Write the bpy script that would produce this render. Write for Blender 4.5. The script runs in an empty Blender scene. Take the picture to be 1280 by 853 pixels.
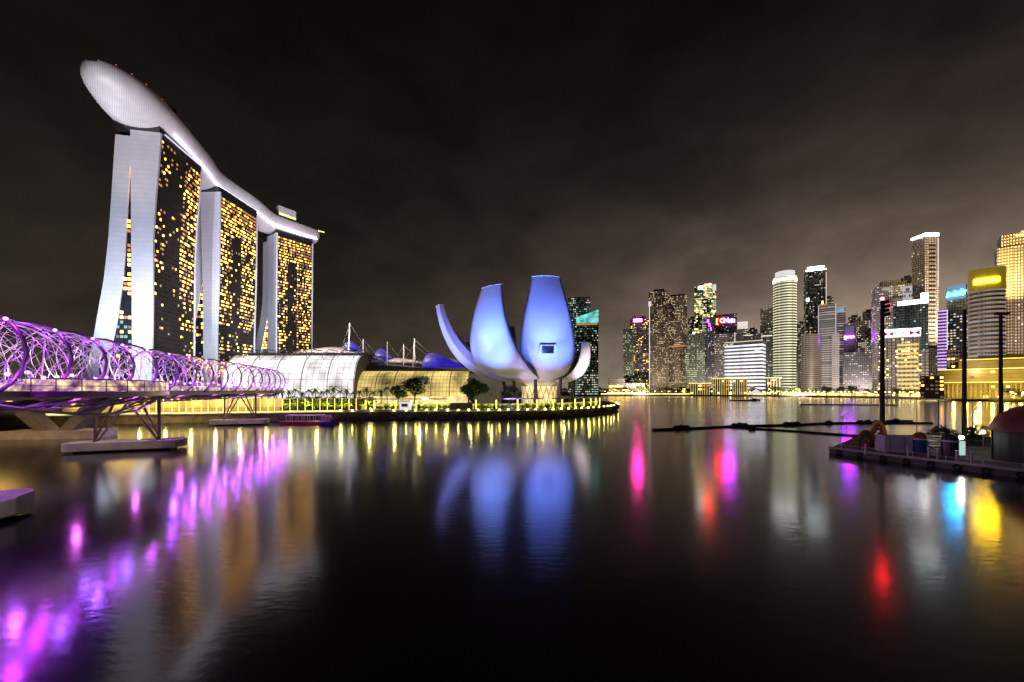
import bpy, math, random
from mathutils import Vector, Matrix
random.seed(7)
SC = bpy.context.scene
COL = SC.collection
R = math.radians
F, H0, CH = 500.0, 488.0, 11.0            # focal length in pixels of a 1280 px frame, horizon row, eye height

# ------------------------------------------------------------------ camera
cd = bpy.data.cameras.new('camera'); cam = bpy.data.objects.new('camera', cd); COL.objects.link(cam)
cam.location = (0, 0, CH); cam.rotation_euler = (R(90), 0, 0)
cd.sensor_width = 36; cd.lens = 36 * F / 1280; cd.shift_y = (H0 - 426.5) / 1280
cd.clip_start = .5; cd.clip_end = 12000
SC.camera = cam

# ------------------------------------------------------------------ night sky
W = bpy.data.worlds.new('World'); SC.world = W; W.use_nodes = True
nt = W.node_tree; nt.nodes.clear()
def N(t, **k):
    n = nt.nodes.new(t)
    for a, v in k.items(): setattr(n, a, v)
    return n
def L(a, b): nt.links.new(a, b)
def mth(op, a, b=None, c=None, clamp=False):
    n = N('ShaderNodeMath', operation=op, use_clamp=clamp)
    for i, v in enumerate((a, b, c)):
        if v is None: continue
        if isinstance(v, (int, float)): n.inputs[i].default_value = v
        else: L(v, n.inputs[i])
    return n.outputs[0]
def dotdir(vec, az_px, z):
    d = Vector(((az_px - 640) / F, 1, 0)).normalized() + Vector((0, 0, z)); d.normalize()
    n = N('ShaderNodeVectorMath', operation='DOT_PRODUCT'); L(vec, n.inputs[0]); n.inputs[1].default_value = d
    return n.outputs['Value']
tc = N('ShaderNodeTexCoord'); sep = N('ShaderNodeSeparateXYZ'); L(tc.outputs['Generated'], sep.inputs[0])
gv = tc.outputs['Generated']
z = mth('MAXIMUM', sep.outputs['Z'], 0.0)
base = mth('POWER', mth('SUBTRACT', 1.0, z), 3.2)                    # 1 at the horizon
glow = mth('POWER', mth('MAXIMUM', dotdir(gv, 1130, .02), 0.0), 5.0)  # city glow over the skyline
glow2 = mth('POWER', mth('MAXIMUM', dotdir(gv, 870, .05), 0.0), 16.0)
lum = mth('ADD', mth('MULTIPLY', base, 0.040), mth('ADD', mth('MULTIPLY', mth('MULTIPLY', glow, mth('POWER', base, 1.5)), 0.50), 0.0028))
cl = N('ShaderNodeTexNoise'); mp = N('ShaderNodeMapping'); L(gv, mp.inputs[0])
mp.inputs['Scale'].default_value = (3.2, 3.2, 5.4); L(mp.outputs[0], cl.inputs['Vector'])
cl.inputs['Scale'].default_value = 1.7; cl.inputs['Detail'].default_value = 6; cl.inputs['Roughness'].default_value = .55
cl.inputs['Distortion'].default_value = .25
cr = N('ShaderNodeValToRGB'); L(cl.outputs['Fac'], cr.inputs[0])
cr.color_ramp.elements[0].position = .36; cr.color_ramp.elements[0].color = (.77, .77, .77, 1)
cr.color_ramp.elements[1].position = .72; cr.color_ramp.elements[1].color = (1.5, 1.5, 1.5, 1)
lum = mth('MULTIPLY', lum, cr.outputs[0])
mixc = N('ShaderNodeMix', data_type='RGBA'); L(mth('MULTIPLY', glow2, base), mixc.inputs[0])
mixc.inputs[6].default_value = (1.0, .78, .50, 1); mixc.inputs[7].default_value = (1.0, .76, .64, 1)
mixd = N('ShaderNodeMix', data_type='RGBA'); L(base, mixd.inputs[0])
mixd.inputs[6].default_value = (1.0, .72, .60, 1); L(mixc.outputs[2], mixd.inputs[7])
bg = N('ShaderNodeBackground'); L(mixd.outputs[2], bg.inputs[0]); L(lum, bg.inputs[1])
sky = N('ShaderNodeTexSky', sky_type='NISHITA', sun_disc=False)
sky.sun_elevation = R(6); sky.sun_rotation = R(200)
bg2 = N('ShaderNodeBackground'); L(sky.outputs[0], bg2.inputs[0]); bg2.inputs[1].default_value = 0.0004
add = N('ShaderNodeAddShader'); L(bg.outputs[0], add.inputs[0]); L(bg2.outputs[0], add.inputs[1])
wo = N('ShaderNodeOutputWorld'); L(add.outputs[0], wo.inputs[0])
W.cycles.sampling_method = 'MANUAL'; W.cycles.sample_map_resolution = 512

# faint moon standing in for the sun
sl = bpy.data.lights.new('moon', 'SUN'); sl.energy = .006; sl.angle = R(.5); sl.color = (1, .93, .85)
so = bpy.data.objects.new('moon', sl); COL.objects.link(so); so.rotation_euler = (R(60), 0, R(-20))

vs = SC.view_settings
vs.view_transform = 'Standard'; vs.look = 'None'; vs.exposure = 0; vs.gamma = 1; vs.use_curve_mapping = False
SC.render.engine = 'CYCLES'
cy = SC.cycles
cy.use_denoising = True
try: cy.denoiser = 'OPENIMAGEDENOISE'; cy.denoising_input_passes = 'RGB_ALBEDO_NORMAL'
except Exception: pass
cy.max_bounces = 5; cy.diffuse_bounces = 2; cy.glossy_bounces = 4; cy.transparent_max_bounces = 6
cy.sample_clamp_indirect = 6; cy.caustics_reflective = False; cy.caustics_refractive = False
cy.use_light_tree = True

# ------------------------------------------------------------------ helpers
def at(px, D, z=0.0):
    return Vector(((px - 640) / F * D, D, z))
def zof(py, D): return CH + (H0 - py) * D / F

def lamp(kind, loc, color, power, target=None, size=None, blend=.5, radius=.3):
    l = bpy.data.lights.new(kind.lower() + '_lamp', kind); l.energy = power; l.color = color
    l.shadow_soft_size = radius
    o = bpy.data.objects.new('floodlight' if kind == 'SPOT' else 'light', l); COL.objects.link(o); o.location = loc  # name serves real floodlights and added fill spots alike
    if kind == 'SPOT':
        l.spot_size = R(size or 60); l.spot_blend = blend
        o.rotation_euler = (Vector(target) - Vector(loc)).to_track_quat('-Z', 'Y').to_euler()
    return o

class MB:
    def __init__(s): s.v = []; s.f = []; s.m = []
    def add(s, vs, fs, mi=0):
        b = len(s.v); s.v += [tuple(x) for x in vs]; s.f += [tuple(i + b for i in f) for f in fs]; s.m += [mi] * len(fs); return s
    def box(s, c, d, M=None, mi=0):
        x, y, z = (k / 2 for k in d); c = Vector(c)
        vs = [Vector((sx * x, sy * y, sz * z)) for sz in (-1, 1) for sx, sy in ((-1, -1), (1, -1), (1, 1), (-1, 1))]
        vs = [(M @ p if M else p) + c for p in vs]
        return s.add(vs, [(3, 2, 1, 0), (4, 5, 6, 7), (0, 1, 5, 4), (1, 2, 6, 5), (2, 3, 7, 6), (3, 0, 4, 7)], mi)
    def tube(s, pts, r, n=6, mi=0, close=False, caps=True):
        pts = [Vector(p) for p in pts]; k = len(pts); b = len(s.v); up = Vector((0, 0, 1))
        for i, p in enumerate(pts):
            a = pts[i - 1] if (i > 0 or close) else p; c = pts[(i + 1) % k] if (i < k - 1 or close) else p
            t = (c - a).normalized(); u = up if abs(t.z) < .95 else Vector((1, 0, 0))
            e1 = t.cross(u).normalized(); e2 = t.cross(e1)
            rr = r[i] if isinstance(r, (list, tuple)) else r
            for j in range(n):
                g = 2 * math.pi * j / n
                s.v.append(tuple(p + e1 * math.cos(g) * rr + e2 * math.sin(g) * rr))
        for i in range(k if close else k - 1):
            for j in range(n):
                a = b + i * n + j; a2 = b + i * n + (j + 1) % n; c = b + ((i + 1) % k) * n + j; c2 = b + ((i + 1) % k) * n + (j + 1) % n
                s.f.append((a, a2, c2, c)); s.m.append(mi)
        if caps and not close:
            s.f.append(tuple(b + j for j in range(n))[::-1]); s.m.append(mi)
            s.f.append(tuple(b + (k - 1) * n + j for j in range(n))); s.m.append(mi)
        return s
    def bar(s, p, q, r, n=5, mi=0): return s.tube([p, q], r, n, mi)
    def prism(s, poly, z0, z1, mi=0):
        n = len(poly); vs = [(x, y, z0) for x, y in poly] + [(x, y, z1) for x, y in poly]
        fs = [tuple(range(n))[::-1], tuple(range(n, 2 * n))] + [(i, (i + 1) % n, n + (i + 1) % n, n + i) for i in range(n)]
        return s.add(vs, fs, mi)
    def loft(s, rings, mi=0, closed=True, caps=True):
        n = len(rings[0]); b = len(s.v)
        for r in rings: s.v += [tuple(p) for p in r]
        for i in range(len(rings) - 1):
            for j in range(n if closed else n - 1):
                a = b + i * n + j; a2 = b + i * n + (j + 1) % n
                s.f.append((a, a2, a2 + n, a + n)); s.m.append(mi)
        if caps and closed:
            s.f.append(tuple(b + j for j in range(n))[::-1]); s.m.append(mi)
            s.f.append(tuple(b + (len(rings) - 1) * n + j for j in range(n))); s.m.append(mi)
        return s
    def cyl(s, c, r, h, n=16, mi=0, r2=None):
        r2 = r if r2 is None else r2
        return s.loft([[(c[0] + math.cos(2 * math.pi * j / n) * q, c[1] + math.sin(2 * math.pi * j / n) * q, c[2] + zz) for j in range(n)] for q, zz in ((r, 0), (r2, h))], mi)
    def ball(s, c, r, n=8, mi=0, sq=(1, 1, 1)):
        k = max(4, n // 2)
        rings = []
        for i in range(k + 1):
            a = math.pi * (i + .02) / (k + .04) - math.pi / 2
            rings.append([(c[0] + sq[0] * r * math.cos(a) * math.cos(2 * math.pi * j / n), c[1] + sq[1] * r * math.cos(a) * math.sin(2 * math.pi * j / n), c[2] + sq[2] * r * math.sin(a)) for j in range(n)])
        return s.loft(rings, mi)
    def mesh(s, name, mats, smooth=False):
        me = bpy.data.meshes.new(name); me.from_pydata(s.v, [], s.f)
        for m in (mats if isinstance(mats, (list, tuple)) else [mats]): me.materials.append(m)
        me.polygons.foreach_set('material_index', s.m)
        if smooth: me.polygons.foreach_set('use_smooth', [True] * len(s.f))
        me.update(); return me
    def build(s, name, mats, parent=None, smooth=False, fix=True):
        me = s.mesh(name, mats, smooth)
        if fix:
            import bmesh
            bm = bmesh.new(); bm.from_mesh(me); bmesh.ops.recalc_face_normals(bm, faces=bm.faces); bm.to_mesh(me); bm.free()
        return put(name, me, parent)

def put(name, me, parent=None):
    o = bpy.data.objects.new(name, me); COL.objects.link(o)
    if parent: o.parent = parent
    return o
def tag(o, label=None, cat=None, group=None, kind=None):
    if label: o['label'] = label
    if cat: o['category'] = cat
    if group: o['group'] = group
    if kind: o['kind'] = kind
    return o
def thing(name, label, cat, loc=(0, 0, 0), rz=0, group=None):
    o = bpy.data.objects.new(name, None); COL.objects.link(o); o.location = loc; o.rotation_euler = (0, 0, rz)
    o.empty_display_size = .1
    return tag(o, label, cat, group)
def dup(o, loc=None, rz=None, label=None, parent=None, scale=None):
    c = o.copy(); COL.objects.link(c)
    if parent: c.parent = parent
    if loc is not None: c.location = loc
    if rz is not None: c.rotation_euler = (0, 0, rz)
    if scale is not None: c.scale = (scale, scale, scale)
    if label: c['label'] = label
    for ch in KIDS.get(o.name, []): dup(ch, parent=c)
    return c
KIDS = {}
def reg(o):                                    # remember the children of a prototype so that it can be copied
    KIDS[o.name] = [c for c in COL.objects if c.parent == o]
    for c in KIDS[o.name]: reg(c)

# ------------------------------------------------------------------ materials
def newmat(name):
    m = bpy.data.materials.new(name); m.use_nodes = True
    return m, m.node_tree, m.node_tree.nodes['Principled BSDF']
def emit(name, col, strength, sampled=False, base=(.1, .1, .1), vary=0.0, vscale=.5):
    m, t, b = newmat(name)
    b.inputs['Base Color'].default_value = (*base, 1); b.inputs['Roughness'].default_value = .4
    b.inputs['Emission Color'].default_value = (*col, 1); b.inputs['Emission Strength'].default_value = strength
    if vary:
        tcn = t.nodes.new('ShaderNodeTexCoord'); n = t.nodes.new('ShaderNodeTexNoise'); n.inputs['Scale'].default_value = vscale
        n.inputs['Detail'].default_value = 3
        t.links.new(tcn.outputs['Object'], n.inputs['Vector'])
        r = t.nodes.new('ShaderNodeMapRange'); r.inputs[1].default_value = .3; r.inputs[2].default_value = .7
        r.inputs[3].default_value = strength * (1 - vary); r.inputs[4].default_value = strength * (1 + vary)
        t.links.new(n.outputs['Fac'], r.inputs[0]); t.links.new(r.outputs[0], b.inputs['Emission Strength'])
    m.cycles.emission_sampling = 'AUTO' if sampled else 'NONE'
    return m
def paint(name, col, rough=.6, metal=0.0, var=.25, scale=.4, bump=0.0, bscale=3.0, spec=.5):
    m, t, b = newmat(name)
    b.inputs['Roughness'].default_value = rough; b.inputs['Metallic'].default_value = metal
    b.inputs['Specular IOR Level'].default_value = spec
    tcn = t.nodes.new('ShaderNodeTexCoord'); n = t.nodes.new('ShaderNodeTexNoise')
    n.inputs['Scale'].default_value = scale; n.inputs['Detail'].default_value = 5
    t.links.new(tcn.outputs['Object'], n.inputs['Vector'])
    r = t.nodes.new('ShaderNodeValToRGB'); t.links.new(n.outputs['Fac'], r.inputs[0])
    r.color_ramp.elements[0].position = .3; r.color_ramp.elements[1].position = .7
    r.color_ramp.elements[0].color = (*[c * (1 - var) for c in col], 1); r.color_ramp.elements[1].color = (*[min(1, c * (1 + var)) for c in col], 1)
    t.links.new(r.outputs[0], b.inputs['Base Color'])
    if bump:
        n2 = t.nodes.new('ShaderNodeTexNoise'); n2.inputs['Scale'].default_value = bscale; t.links.new(tcn.outputs['Object'], n2.inputs['Vector'])
        bp = t.nodes.new('ShaderNodeBump'); bp.inputs['Strength'].default_value = bump
        t.links.new(n2.outputs['Fac'], bp.inputs['Height']); t.links.new(bp.outputs[0], b.inputs['Normal'])
    return m
def panels(name, col, seam, du, dz, w=.06, rough=.5, metal=0.0, axis=None, spec=.5, var=.15):
    """cladding: panel joints every du along x+y and every dz in height"""
    m, t, b = newmat(name)
    b.inputs['Roughness'].default_value = rough; b.inputs['Metallic'].default_value = metal; b.inputs['Specular IOR Level'].default_value = spec
    tcn = t.nodes.new('ShaderNodeTexCoord'); sp = t.nodes.new('ShaderNodeSeparateXYZ'); t.links.new(tcn.outputs['Object'], sp.inputs[0])
    def mm(op, a, bb):
        n = t.nodes.new('ShaderNodeMath'); n.operation = op
        for i, v in enumerate((a, bb)):
            if isinstance(v, (int, float)): n.inputs[i].default_value = v
            else: t.links.new(v, n.inputs[i])
        return n.outputs[0]
    def line(src, p): return mm('LESS_THAN', mm('FRACT', mm('DIVIDE', src, p), 0), w)
    k = None
    if dz: k = line(sp.outputs['Z'], dz)
    if du:
        l2 = line(mm('ADD', sp.outputs['X'], mm('MULTIPLY', sp.outputs['Y'], 1.0)), du)
        k = l2 if k is None else mm('MAXIMUM', k, l2)
    n = t.nodes.new('ShaderNodeTexNoise'); n.inputs['Scale'].default_value = .15; n.inputs['Detail'].default_value = 6
    t.links.new(tcn.outputs['Object'], n.inputs['Vector'])
    r = t.nodes.new('ShaderNodeValToRGB'); t.links.new(n.outputs['Fac'], r.inputs[0])
    r.color_ramp.elements[0].position = .3; r.color_ramp.elements[1].position = .7
    r.color_ramp.elements[0].color = (*[c * (1 - var) for c in col], 1); r.color_ramp.elements[1].color = (*[min(1, c * (1 + var)) for c in col], 1)
    mx = t.nodes.new('ShaderNodeMix'); mx.data_type = 'RGBA'; t.links.new(k, mx.inputs[0]); t.links.new(r.outputs[0], mx.inputs[6]); mx.inputs[7].default_value = (*seam, 1)
    t.links.new(mx.outputs[2], b.inputs['Base Color'])
    return m

M = {}
M['steel'] = paint('steel', (.55, .5, .52), .35, .6, .15)
M['helix_steel'] = paint('helix_steel', (.58, .54, .58), .35, .5, .2)
M['helix_dark'] = paint('helix_dark', (.12, .07, .12), .35, .6, .2)
M['concrete'] = paint('concrete', (.33, .31, .30), .85, 0, .3, .5, .3, 4)
M['dark_concrete'] = paint('dark_concrete', (.12, .11, .10), .9, 0, .35, .4, .3, 4)
M['granite'] = paint('granite', (.08, .075, .06), .8, 0, .5, .6, .4, 2)
M['paving'] = paint('paving', (.20, .18, .15), .8, 0, .3, .3)
M['asphalt'] = paint('asphalt', (.05, .05, .05), .9, 0, .3)
M['white_paint'] = paint('white_paint', (.75, .75, .77), .5, 0, .08, .2)
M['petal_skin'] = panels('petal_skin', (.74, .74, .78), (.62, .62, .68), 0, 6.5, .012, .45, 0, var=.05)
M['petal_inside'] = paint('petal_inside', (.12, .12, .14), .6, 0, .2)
M['dark_glass'] = paint('dark_glass', (.02, .02, .025), .12, 0, .3, .2, spec=.6)
M['fin_clad'] = panels('fin_clad', (.68, .67, .70), (.58, .57, .61), 0, 3.35, .10, .5, var=.06)
M['hotel_glass'] = panels('hotel_glass', (.014, .012, .011), (.035, .029, .024), 2.3, 3.35, .14, .22, spec=.5, var=.5)
M['hull'] = panels('hull', (.60, .57, .58), (.44, .41, .43), 1.5, 0, .2, .58, .1, var=.12)
M['roof_dark'] = panels('roof_dark', (.12, .11, .11), (.06, .06, .06), 3.0, 0, .1, .6)
M['roof_white'] = paint('roof_white', (.62, .58, .56), .5, 0, .1)
M['black'] = paint('black', (.015, .014, .014), .6, 0, .3)
M['dark_metal'] = paint('dark_metal', (.05, .045, .045), .5, .4, .3)
M['leaf'] = paint('leaf', (.10, .14, .02), .7, 0, .6, .9)
M['leaf_far'] = paint('leaf_far', (.10, .12, .03), .7, 0, .6, .6)
M['leaf_dark'] = paint('leaf_dark', (.045, .07, .025), .7, 0, .6, .6)
M['palm_leaf'] = paint('palm_leaf', (.11, .18, .03), .6, 0, .5, .9)
M['bark'] = paint('bark', (.09, .06, .04), .9, 0, .4, 2)
M['stone'] = panels('stone', (.44, .34, .19), (.26, .19, .10), 0, 4.2, .10, .8)
M['maroon'] = paint('maroon', (.16, .03, .025), .7, 0, .4, .3)
M['tarp'] = paint('tarp', (.55, .50, .58), .7, 0, .12, .6, .25, 1.5)
M['boat_red'] = paint('boat_red', (.35, .03, .05), .4, 0, .2)
M['red'] = paint('red', (.5, .03, .02), .5, 0, .2)
M['yellow'] = paint('yellow', (.7, .45, .03), .5, 0, .2)
M['blue'] = paint('blue', (.02, .07, .25), .5, 0, .2)
M['green'] = paint('green', (.03, .14, .05), .5, 0, .2)
M['orange'] = paint('orange', (.35, .08, .015), .5, 0, .2)
# lit things
M['win_warm'] = emit('win_warm', (1, .43, .05), 6.5)
M['win_soft'] = emit('win_soft', (1, .60, .22), .55)
M['win_gold'] = emit('win_gold', (1, .56, .11), 7.8)
M['win_amber'] = emit('win_amber', (1, .38, .06), .7)
M['win_white'] = emit('win_white', (1, .9, .68), 1.0)
M['win_green'] = emit('win_green', (.72, 1, .5), .6)
M['win_teal'] = emit('win_teal', (.35, .9, .8), .55)
M['win_cool'] = emit('win_cool', (.8, .85, 1), .9)
M['win_dim'] = emit('win_dim', (1, .74, .52), .14)  # faint panes, like the next two, added to lift the facades' brightness
M['win_dimgreen'] = emit('win_dimgreen', (.6, .78, .5), .11)
M['win_dimcool'] = emit('win_dimcool', (.7, .72, .9), .12)
M['win_far'] = emit('win_far', (1, .72, .36), 1.05)
M['win_red'] = emit('win_red', (1, .12, .06), 1.6)
M['band_white'] = emit('band_white', (.88, .88, 1), 1.15, vary=.35, vscale=.08)
M['band_green'] = emit('band_green', (1, .97, .60), .95, vary=.5, vscale=.12)
M['band_brown'] = emit('band_brown', (1, .72, .48), .22, vary=.6, vscale=.06)
M['band_grey'] = emit('band_grey', (1, .86, .82), .28, vary=.6, vscale=.08)
M['band_gold'] = emit('band_gold', (1, .72, .2), .9, vary=.4, vscale=.1)
M['band_purple'] = emit('band_purple', (.62, .35, 1), 1.1, vary=.3, vscale=.1)
M['lamp_warm'] = emit('lamp_warm', (1, .86, .16), 60, True)
M['lamp_white'] = emit('lamp_white', (.95, .97, 1), 30, True)
M['column_glow'] = emit('column_glow', (1, .80, .10), 2.4, True, vary=.3, vscale=.8)
M['strip_warm'] = emit('strip_warm', (1, .80, .28), 1.6, True, vary=.4, vscale=.2)
M['strip_gold'] = emit('strip_gold', (1, .76, .12), 3.0, True)
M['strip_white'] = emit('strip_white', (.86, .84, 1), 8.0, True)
M['planter_glow'] = emit('planter_glow', (.85, .85, .10), .6, True, vary=.4, vscale=.2)  # lamp light put into the planter wall as its own glow
M['led_purple'] = emit('led_purple', (.75, .22, 1), 5)
M['rail_glow'] = emit('rail_glow', (1, .74, .42), .75, vary=.9, vscale=.9)  # warm and purple lamp light painted into the rail glass as mottled glow
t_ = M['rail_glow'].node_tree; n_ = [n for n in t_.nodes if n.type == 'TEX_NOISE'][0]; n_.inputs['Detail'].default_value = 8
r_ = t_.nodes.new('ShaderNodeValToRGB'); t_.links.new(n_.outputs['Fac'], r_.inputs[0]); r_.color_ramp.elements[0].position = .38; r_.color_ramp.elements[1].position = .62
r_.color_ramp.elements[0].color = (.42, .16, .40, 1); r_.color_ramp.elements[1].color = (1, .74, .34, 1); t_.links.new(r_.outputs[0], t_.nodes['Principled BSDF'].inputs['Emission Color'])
M['shop_white'] = emit('shop_white', (1, .92, .90), 1.35, vary=.7, vscale=.07)
M['shop_cream'] = emit('shop_cream', (1, .80, .5), .8, vary=.45, vscale=.07)
M['shop_gold'] = emit('shop_gold', (1, .74, .22), .85, vary=.9, vscale=.06)
M['lobby_gold'] = emit('lobby_gold', (1, .74, .28), 1.1, vary=.5, vscale=.3)
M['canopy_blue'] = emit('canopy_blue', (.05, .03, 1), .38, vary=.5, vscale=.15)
M['sign_pink'] = emit('sign_pink', (1, .03, .36), 130, True)
M['sign_red'] = emit('sign_red', (1, .03, .012), 100, True)
M['sign_magenta'] = emit('sign_magenta', (.7, .05, 1), 120, True)
M['sign_violet'] = emit('sign_violet', (.42, .015, 1), 190, True)
M['sign_purple'] = emit('sign_purple', (.50, .12, 1), 3, True)
M['sign_cyan'] = emit('sign_cyan', (.004, .42, 1), 120, True)
M['sign_yellow'] = emit('sign_yellow', (1, .6, .005), 60, True)
M['sign_white'] = emit('sign_white', (.95, .97, 1), 12, True)
M['crown_white'] = emit('crown_white', (.85, .97, 1), 18, True)
M['panel_white'] = emit('panel_white', (.95, .93, 1), .75)
M['logo_blue'] = paint('logo_blue', (.06, .08, .16), .6)
M['warning_red'] = emit('warning_red', (1, .01, .02), 260, True)
M['aircraft_red'] = emit('aircraft_red', (1, .05, .03), 8)

# ------------------------------------------------------------------ water
def water_mat():
    m, t, b = newmat('water')
    b.inputs['Base Color'].default_value = (.004, .0042, .005, 1); b.inputs['IOR'].default_value = 1.6
    b.inputs['Roughness'].default_value = .17
    tcn = t.nodes.new('ShaderNodeTexCoord')
    def noise(sc, scale, det):
        mpp = t.nodes.new('ShaderNodeMapping'); mpp.inputs['Scale'].default_value = sc; t.links.new(tcn.outputs['Object'], mpp.inputs[0])
        n = t.nodes.new('ShaderNodeTexNoise'); n.inputs['Scale'].default_value = scale; n.inputs['Detail'].default_value = det
        t.links.new(mpp.outputs[0], n.inputs['Vector']); return n.outputs['Fac']
    b1 = t.nodes.new('ShaderNodeBump'); b1.inputs['Strength'].default_value = .17; b1.inputs['Distance'].default_value = .05
    t.links.new(noise((.7, 1.6, 1), 1.1, 4), b1.inputs['Height'])
    t.links.new(b1.outputs[0], b.inputs['Normal'])
    rr = t.nodes.new('ShaderNodeMapRange'); t.links.new(noise((.02, .05, 1), 1, 3), rr.inputs[0])
    rr.inputs[1].default_value = .3; rr.inputs[2].default_value = .7; rr.inputs[3].default_value = .115; rr.inputs[4].default_value = .165
    t.links.new(rr.outputs[0], b.inputs['Roughness'])
    return m
mb = MB(); mb.add([(-3000, -60, 0), (3000, -60, 0), (3000, 3000, 0), (-3000, 3000, 0)], [(0, 1, 2, 3)])
tag(mb.build('water', water_mat(), fix=False), kind='structure')

# ------------------------------------------------------------------ land
LZ = 3.4
front = [(-420, 100), (-143, 126), (-87, 141), (-57, 149), (-30, 152), (-6, 153.5), (19, 162), (35, 176), (49, 198), (58, 221), (63, 246)]
land = front + [(66, 290), (60, 340), (-10, 440), (-90, 640), (-700, 640), (-700, 100)]
tag(MB().prism(land, -2, LZ).build('promenade_ground', M['granite']), kind='structure')
far_front = [(-300, 830), (-68, 830), (160, 800), (253, 790), (395, 760), (490, 680), (515, 560), (493, 440), (462, 350), (425, 280), (430, 150)]
far = far_front + [(2800, 150), (2800, 3000), (-2500, 3000), (-2500, 640), (-700, 640)]
tag(MB().prism(far, -2, 2.2).build('far_shore_ground', M['asphalt']), kind='structure')

# ------------------------------------------------------------------ lotus shaped museum
MC = Vector((14, 205, 0))
museum = thing('lotus_building', 'white lotus shaped building of curved petals lit blue on the promontory', 'museum', MC)
def petal(phi, P0, P1, P2, wd, bulge, thick, mats, end_window=False):
    a = R(phi); e = Vector((math.sin(a), -math.cos(a), 0)); b = Vector((math.cos(a), math.sin(a), 0)); k = Vector((0, 0, 1))
    n = 26; rings = []; wmax = max(w for s, w in wd)
    def width(s):
        for (s0, w0), (s1, w1) in zip(wd, wd[1:]):
            if s <= s1:
                t = (s - s0) / (s1 - s0); t = t * t * (3 - 2 * t) if False else t
                return w0 + (w1 - w0) * t
        return wd[-1][1]
    ws = [width(i / n) for i in range(n + 1)]
    for _ in range(4): ws = [ws[0]] + [(ws[i - 1] + 2 * ws[i] + ws[i + 1]) / 4 for i in range(1, n)] + [ws[-1]]
    info = []
    for i in range(n + 1):
        s = i / n
        r = (1 - s) ** 2 * P0[0] + 2 * s * (1 - s) * P1[0] + s * s * P2[0]; z = (1 - s) ** 2 * P0[1] + 2 * s * (1 - s) * P1[1] + s * s * P2[1]
        tr = 2 * (1 - s) * (P1[0] - P0[0]) + 2 * s * (P2[0] - P1[0]); tz = 2 * (1 - s) * (P1[1] - P0[1]) + 2 * s * (P2[1] - P1[1])
        ln = math.hypot(tr, tz); tr /= ln; tz /= ln
        c = e * r + k * z; Nn = e * tz - k * tr; w = ws[i]; th = thick * (.35 + .65 * math.sin(math.pi * min(1, .15 + s * .8)))
        ring = []
        for j in range(15):
            q = -1 + 2 * j / 14; ring.append(c + b * w * q + Nn * bulge * (w / wmax) * (1 - q * q))
        for j in range(9):
            q = 1 - 2 * j / 8; ring.append(c + b * w * .94 * q - Nn * th * (1 - .45 * q * q))
        rings.append(ring); info.append((c, Nn, e * tr + k * tz, w))
    m = MB(); nn = len(rings[0])
    for rg in rings: m.v += [tuple(p) for p in rg]
    for i in range(n):
        for j in range(nn):
            q = (i * nn + j, i * nn + (j + 1) % nn, (i + 1) * nn + (j + 1) % nn, (i + 1) * nn + j)
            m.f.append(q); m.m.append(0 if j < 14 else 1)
    m.add(rings[0], [tuple(range(nn))[::-1]], 0); m.add(rings[-1], [tuple(range(nn))], 2)       # end caps keep their own corners
    o = m.build('petal', mats, museum, smooth=False)
    o.data.polygons.foreach_set('use_smooth', [p.material_index == 0 and len(p.vertices) == 4 for p in o.data.polygons]); o.data.update()
    # bright rim round the cut end
    rim = MB(); c, Nn, T, w = info[-1]
    rg = rings[-1]; rim.tube([p + T * .1 for p in rg], .22, 5, close=True); rim.build('end_rim', M['white_paint'], o)
    return o, info, b
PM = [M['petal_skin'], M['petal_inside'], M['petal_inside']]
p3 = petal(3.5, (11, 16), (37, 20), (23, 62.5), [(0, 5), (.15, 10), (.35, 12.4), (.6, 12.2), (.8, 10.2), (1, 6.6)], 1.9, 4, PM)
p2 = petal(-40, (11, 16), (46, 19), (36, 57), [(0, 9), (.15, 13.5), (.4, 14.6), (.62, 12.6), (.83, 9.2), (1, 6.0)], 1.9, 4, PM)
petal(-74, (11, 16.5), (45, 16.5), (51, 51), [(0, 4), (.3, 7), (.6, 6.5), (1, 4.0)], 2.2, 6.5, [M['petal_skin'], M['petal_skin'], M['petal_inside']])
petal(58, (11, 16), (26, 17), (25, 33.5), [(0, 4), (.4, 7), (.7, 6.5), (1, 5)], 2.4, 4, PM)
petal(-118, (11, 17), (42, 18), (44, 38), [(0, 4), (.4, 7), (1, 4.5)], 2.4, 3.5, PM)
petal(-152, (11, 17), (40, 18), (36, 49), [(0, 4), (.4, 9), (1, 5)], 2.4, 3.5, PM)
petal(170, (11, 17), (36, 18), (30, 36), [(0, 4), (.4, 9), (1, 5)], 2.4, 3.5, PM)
petal(118, (11, 17), (22, 17), (22, 25), [(0, 4), (.4, 7), (1, 4.5)], 2.4, 3.5, PM)
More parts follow.
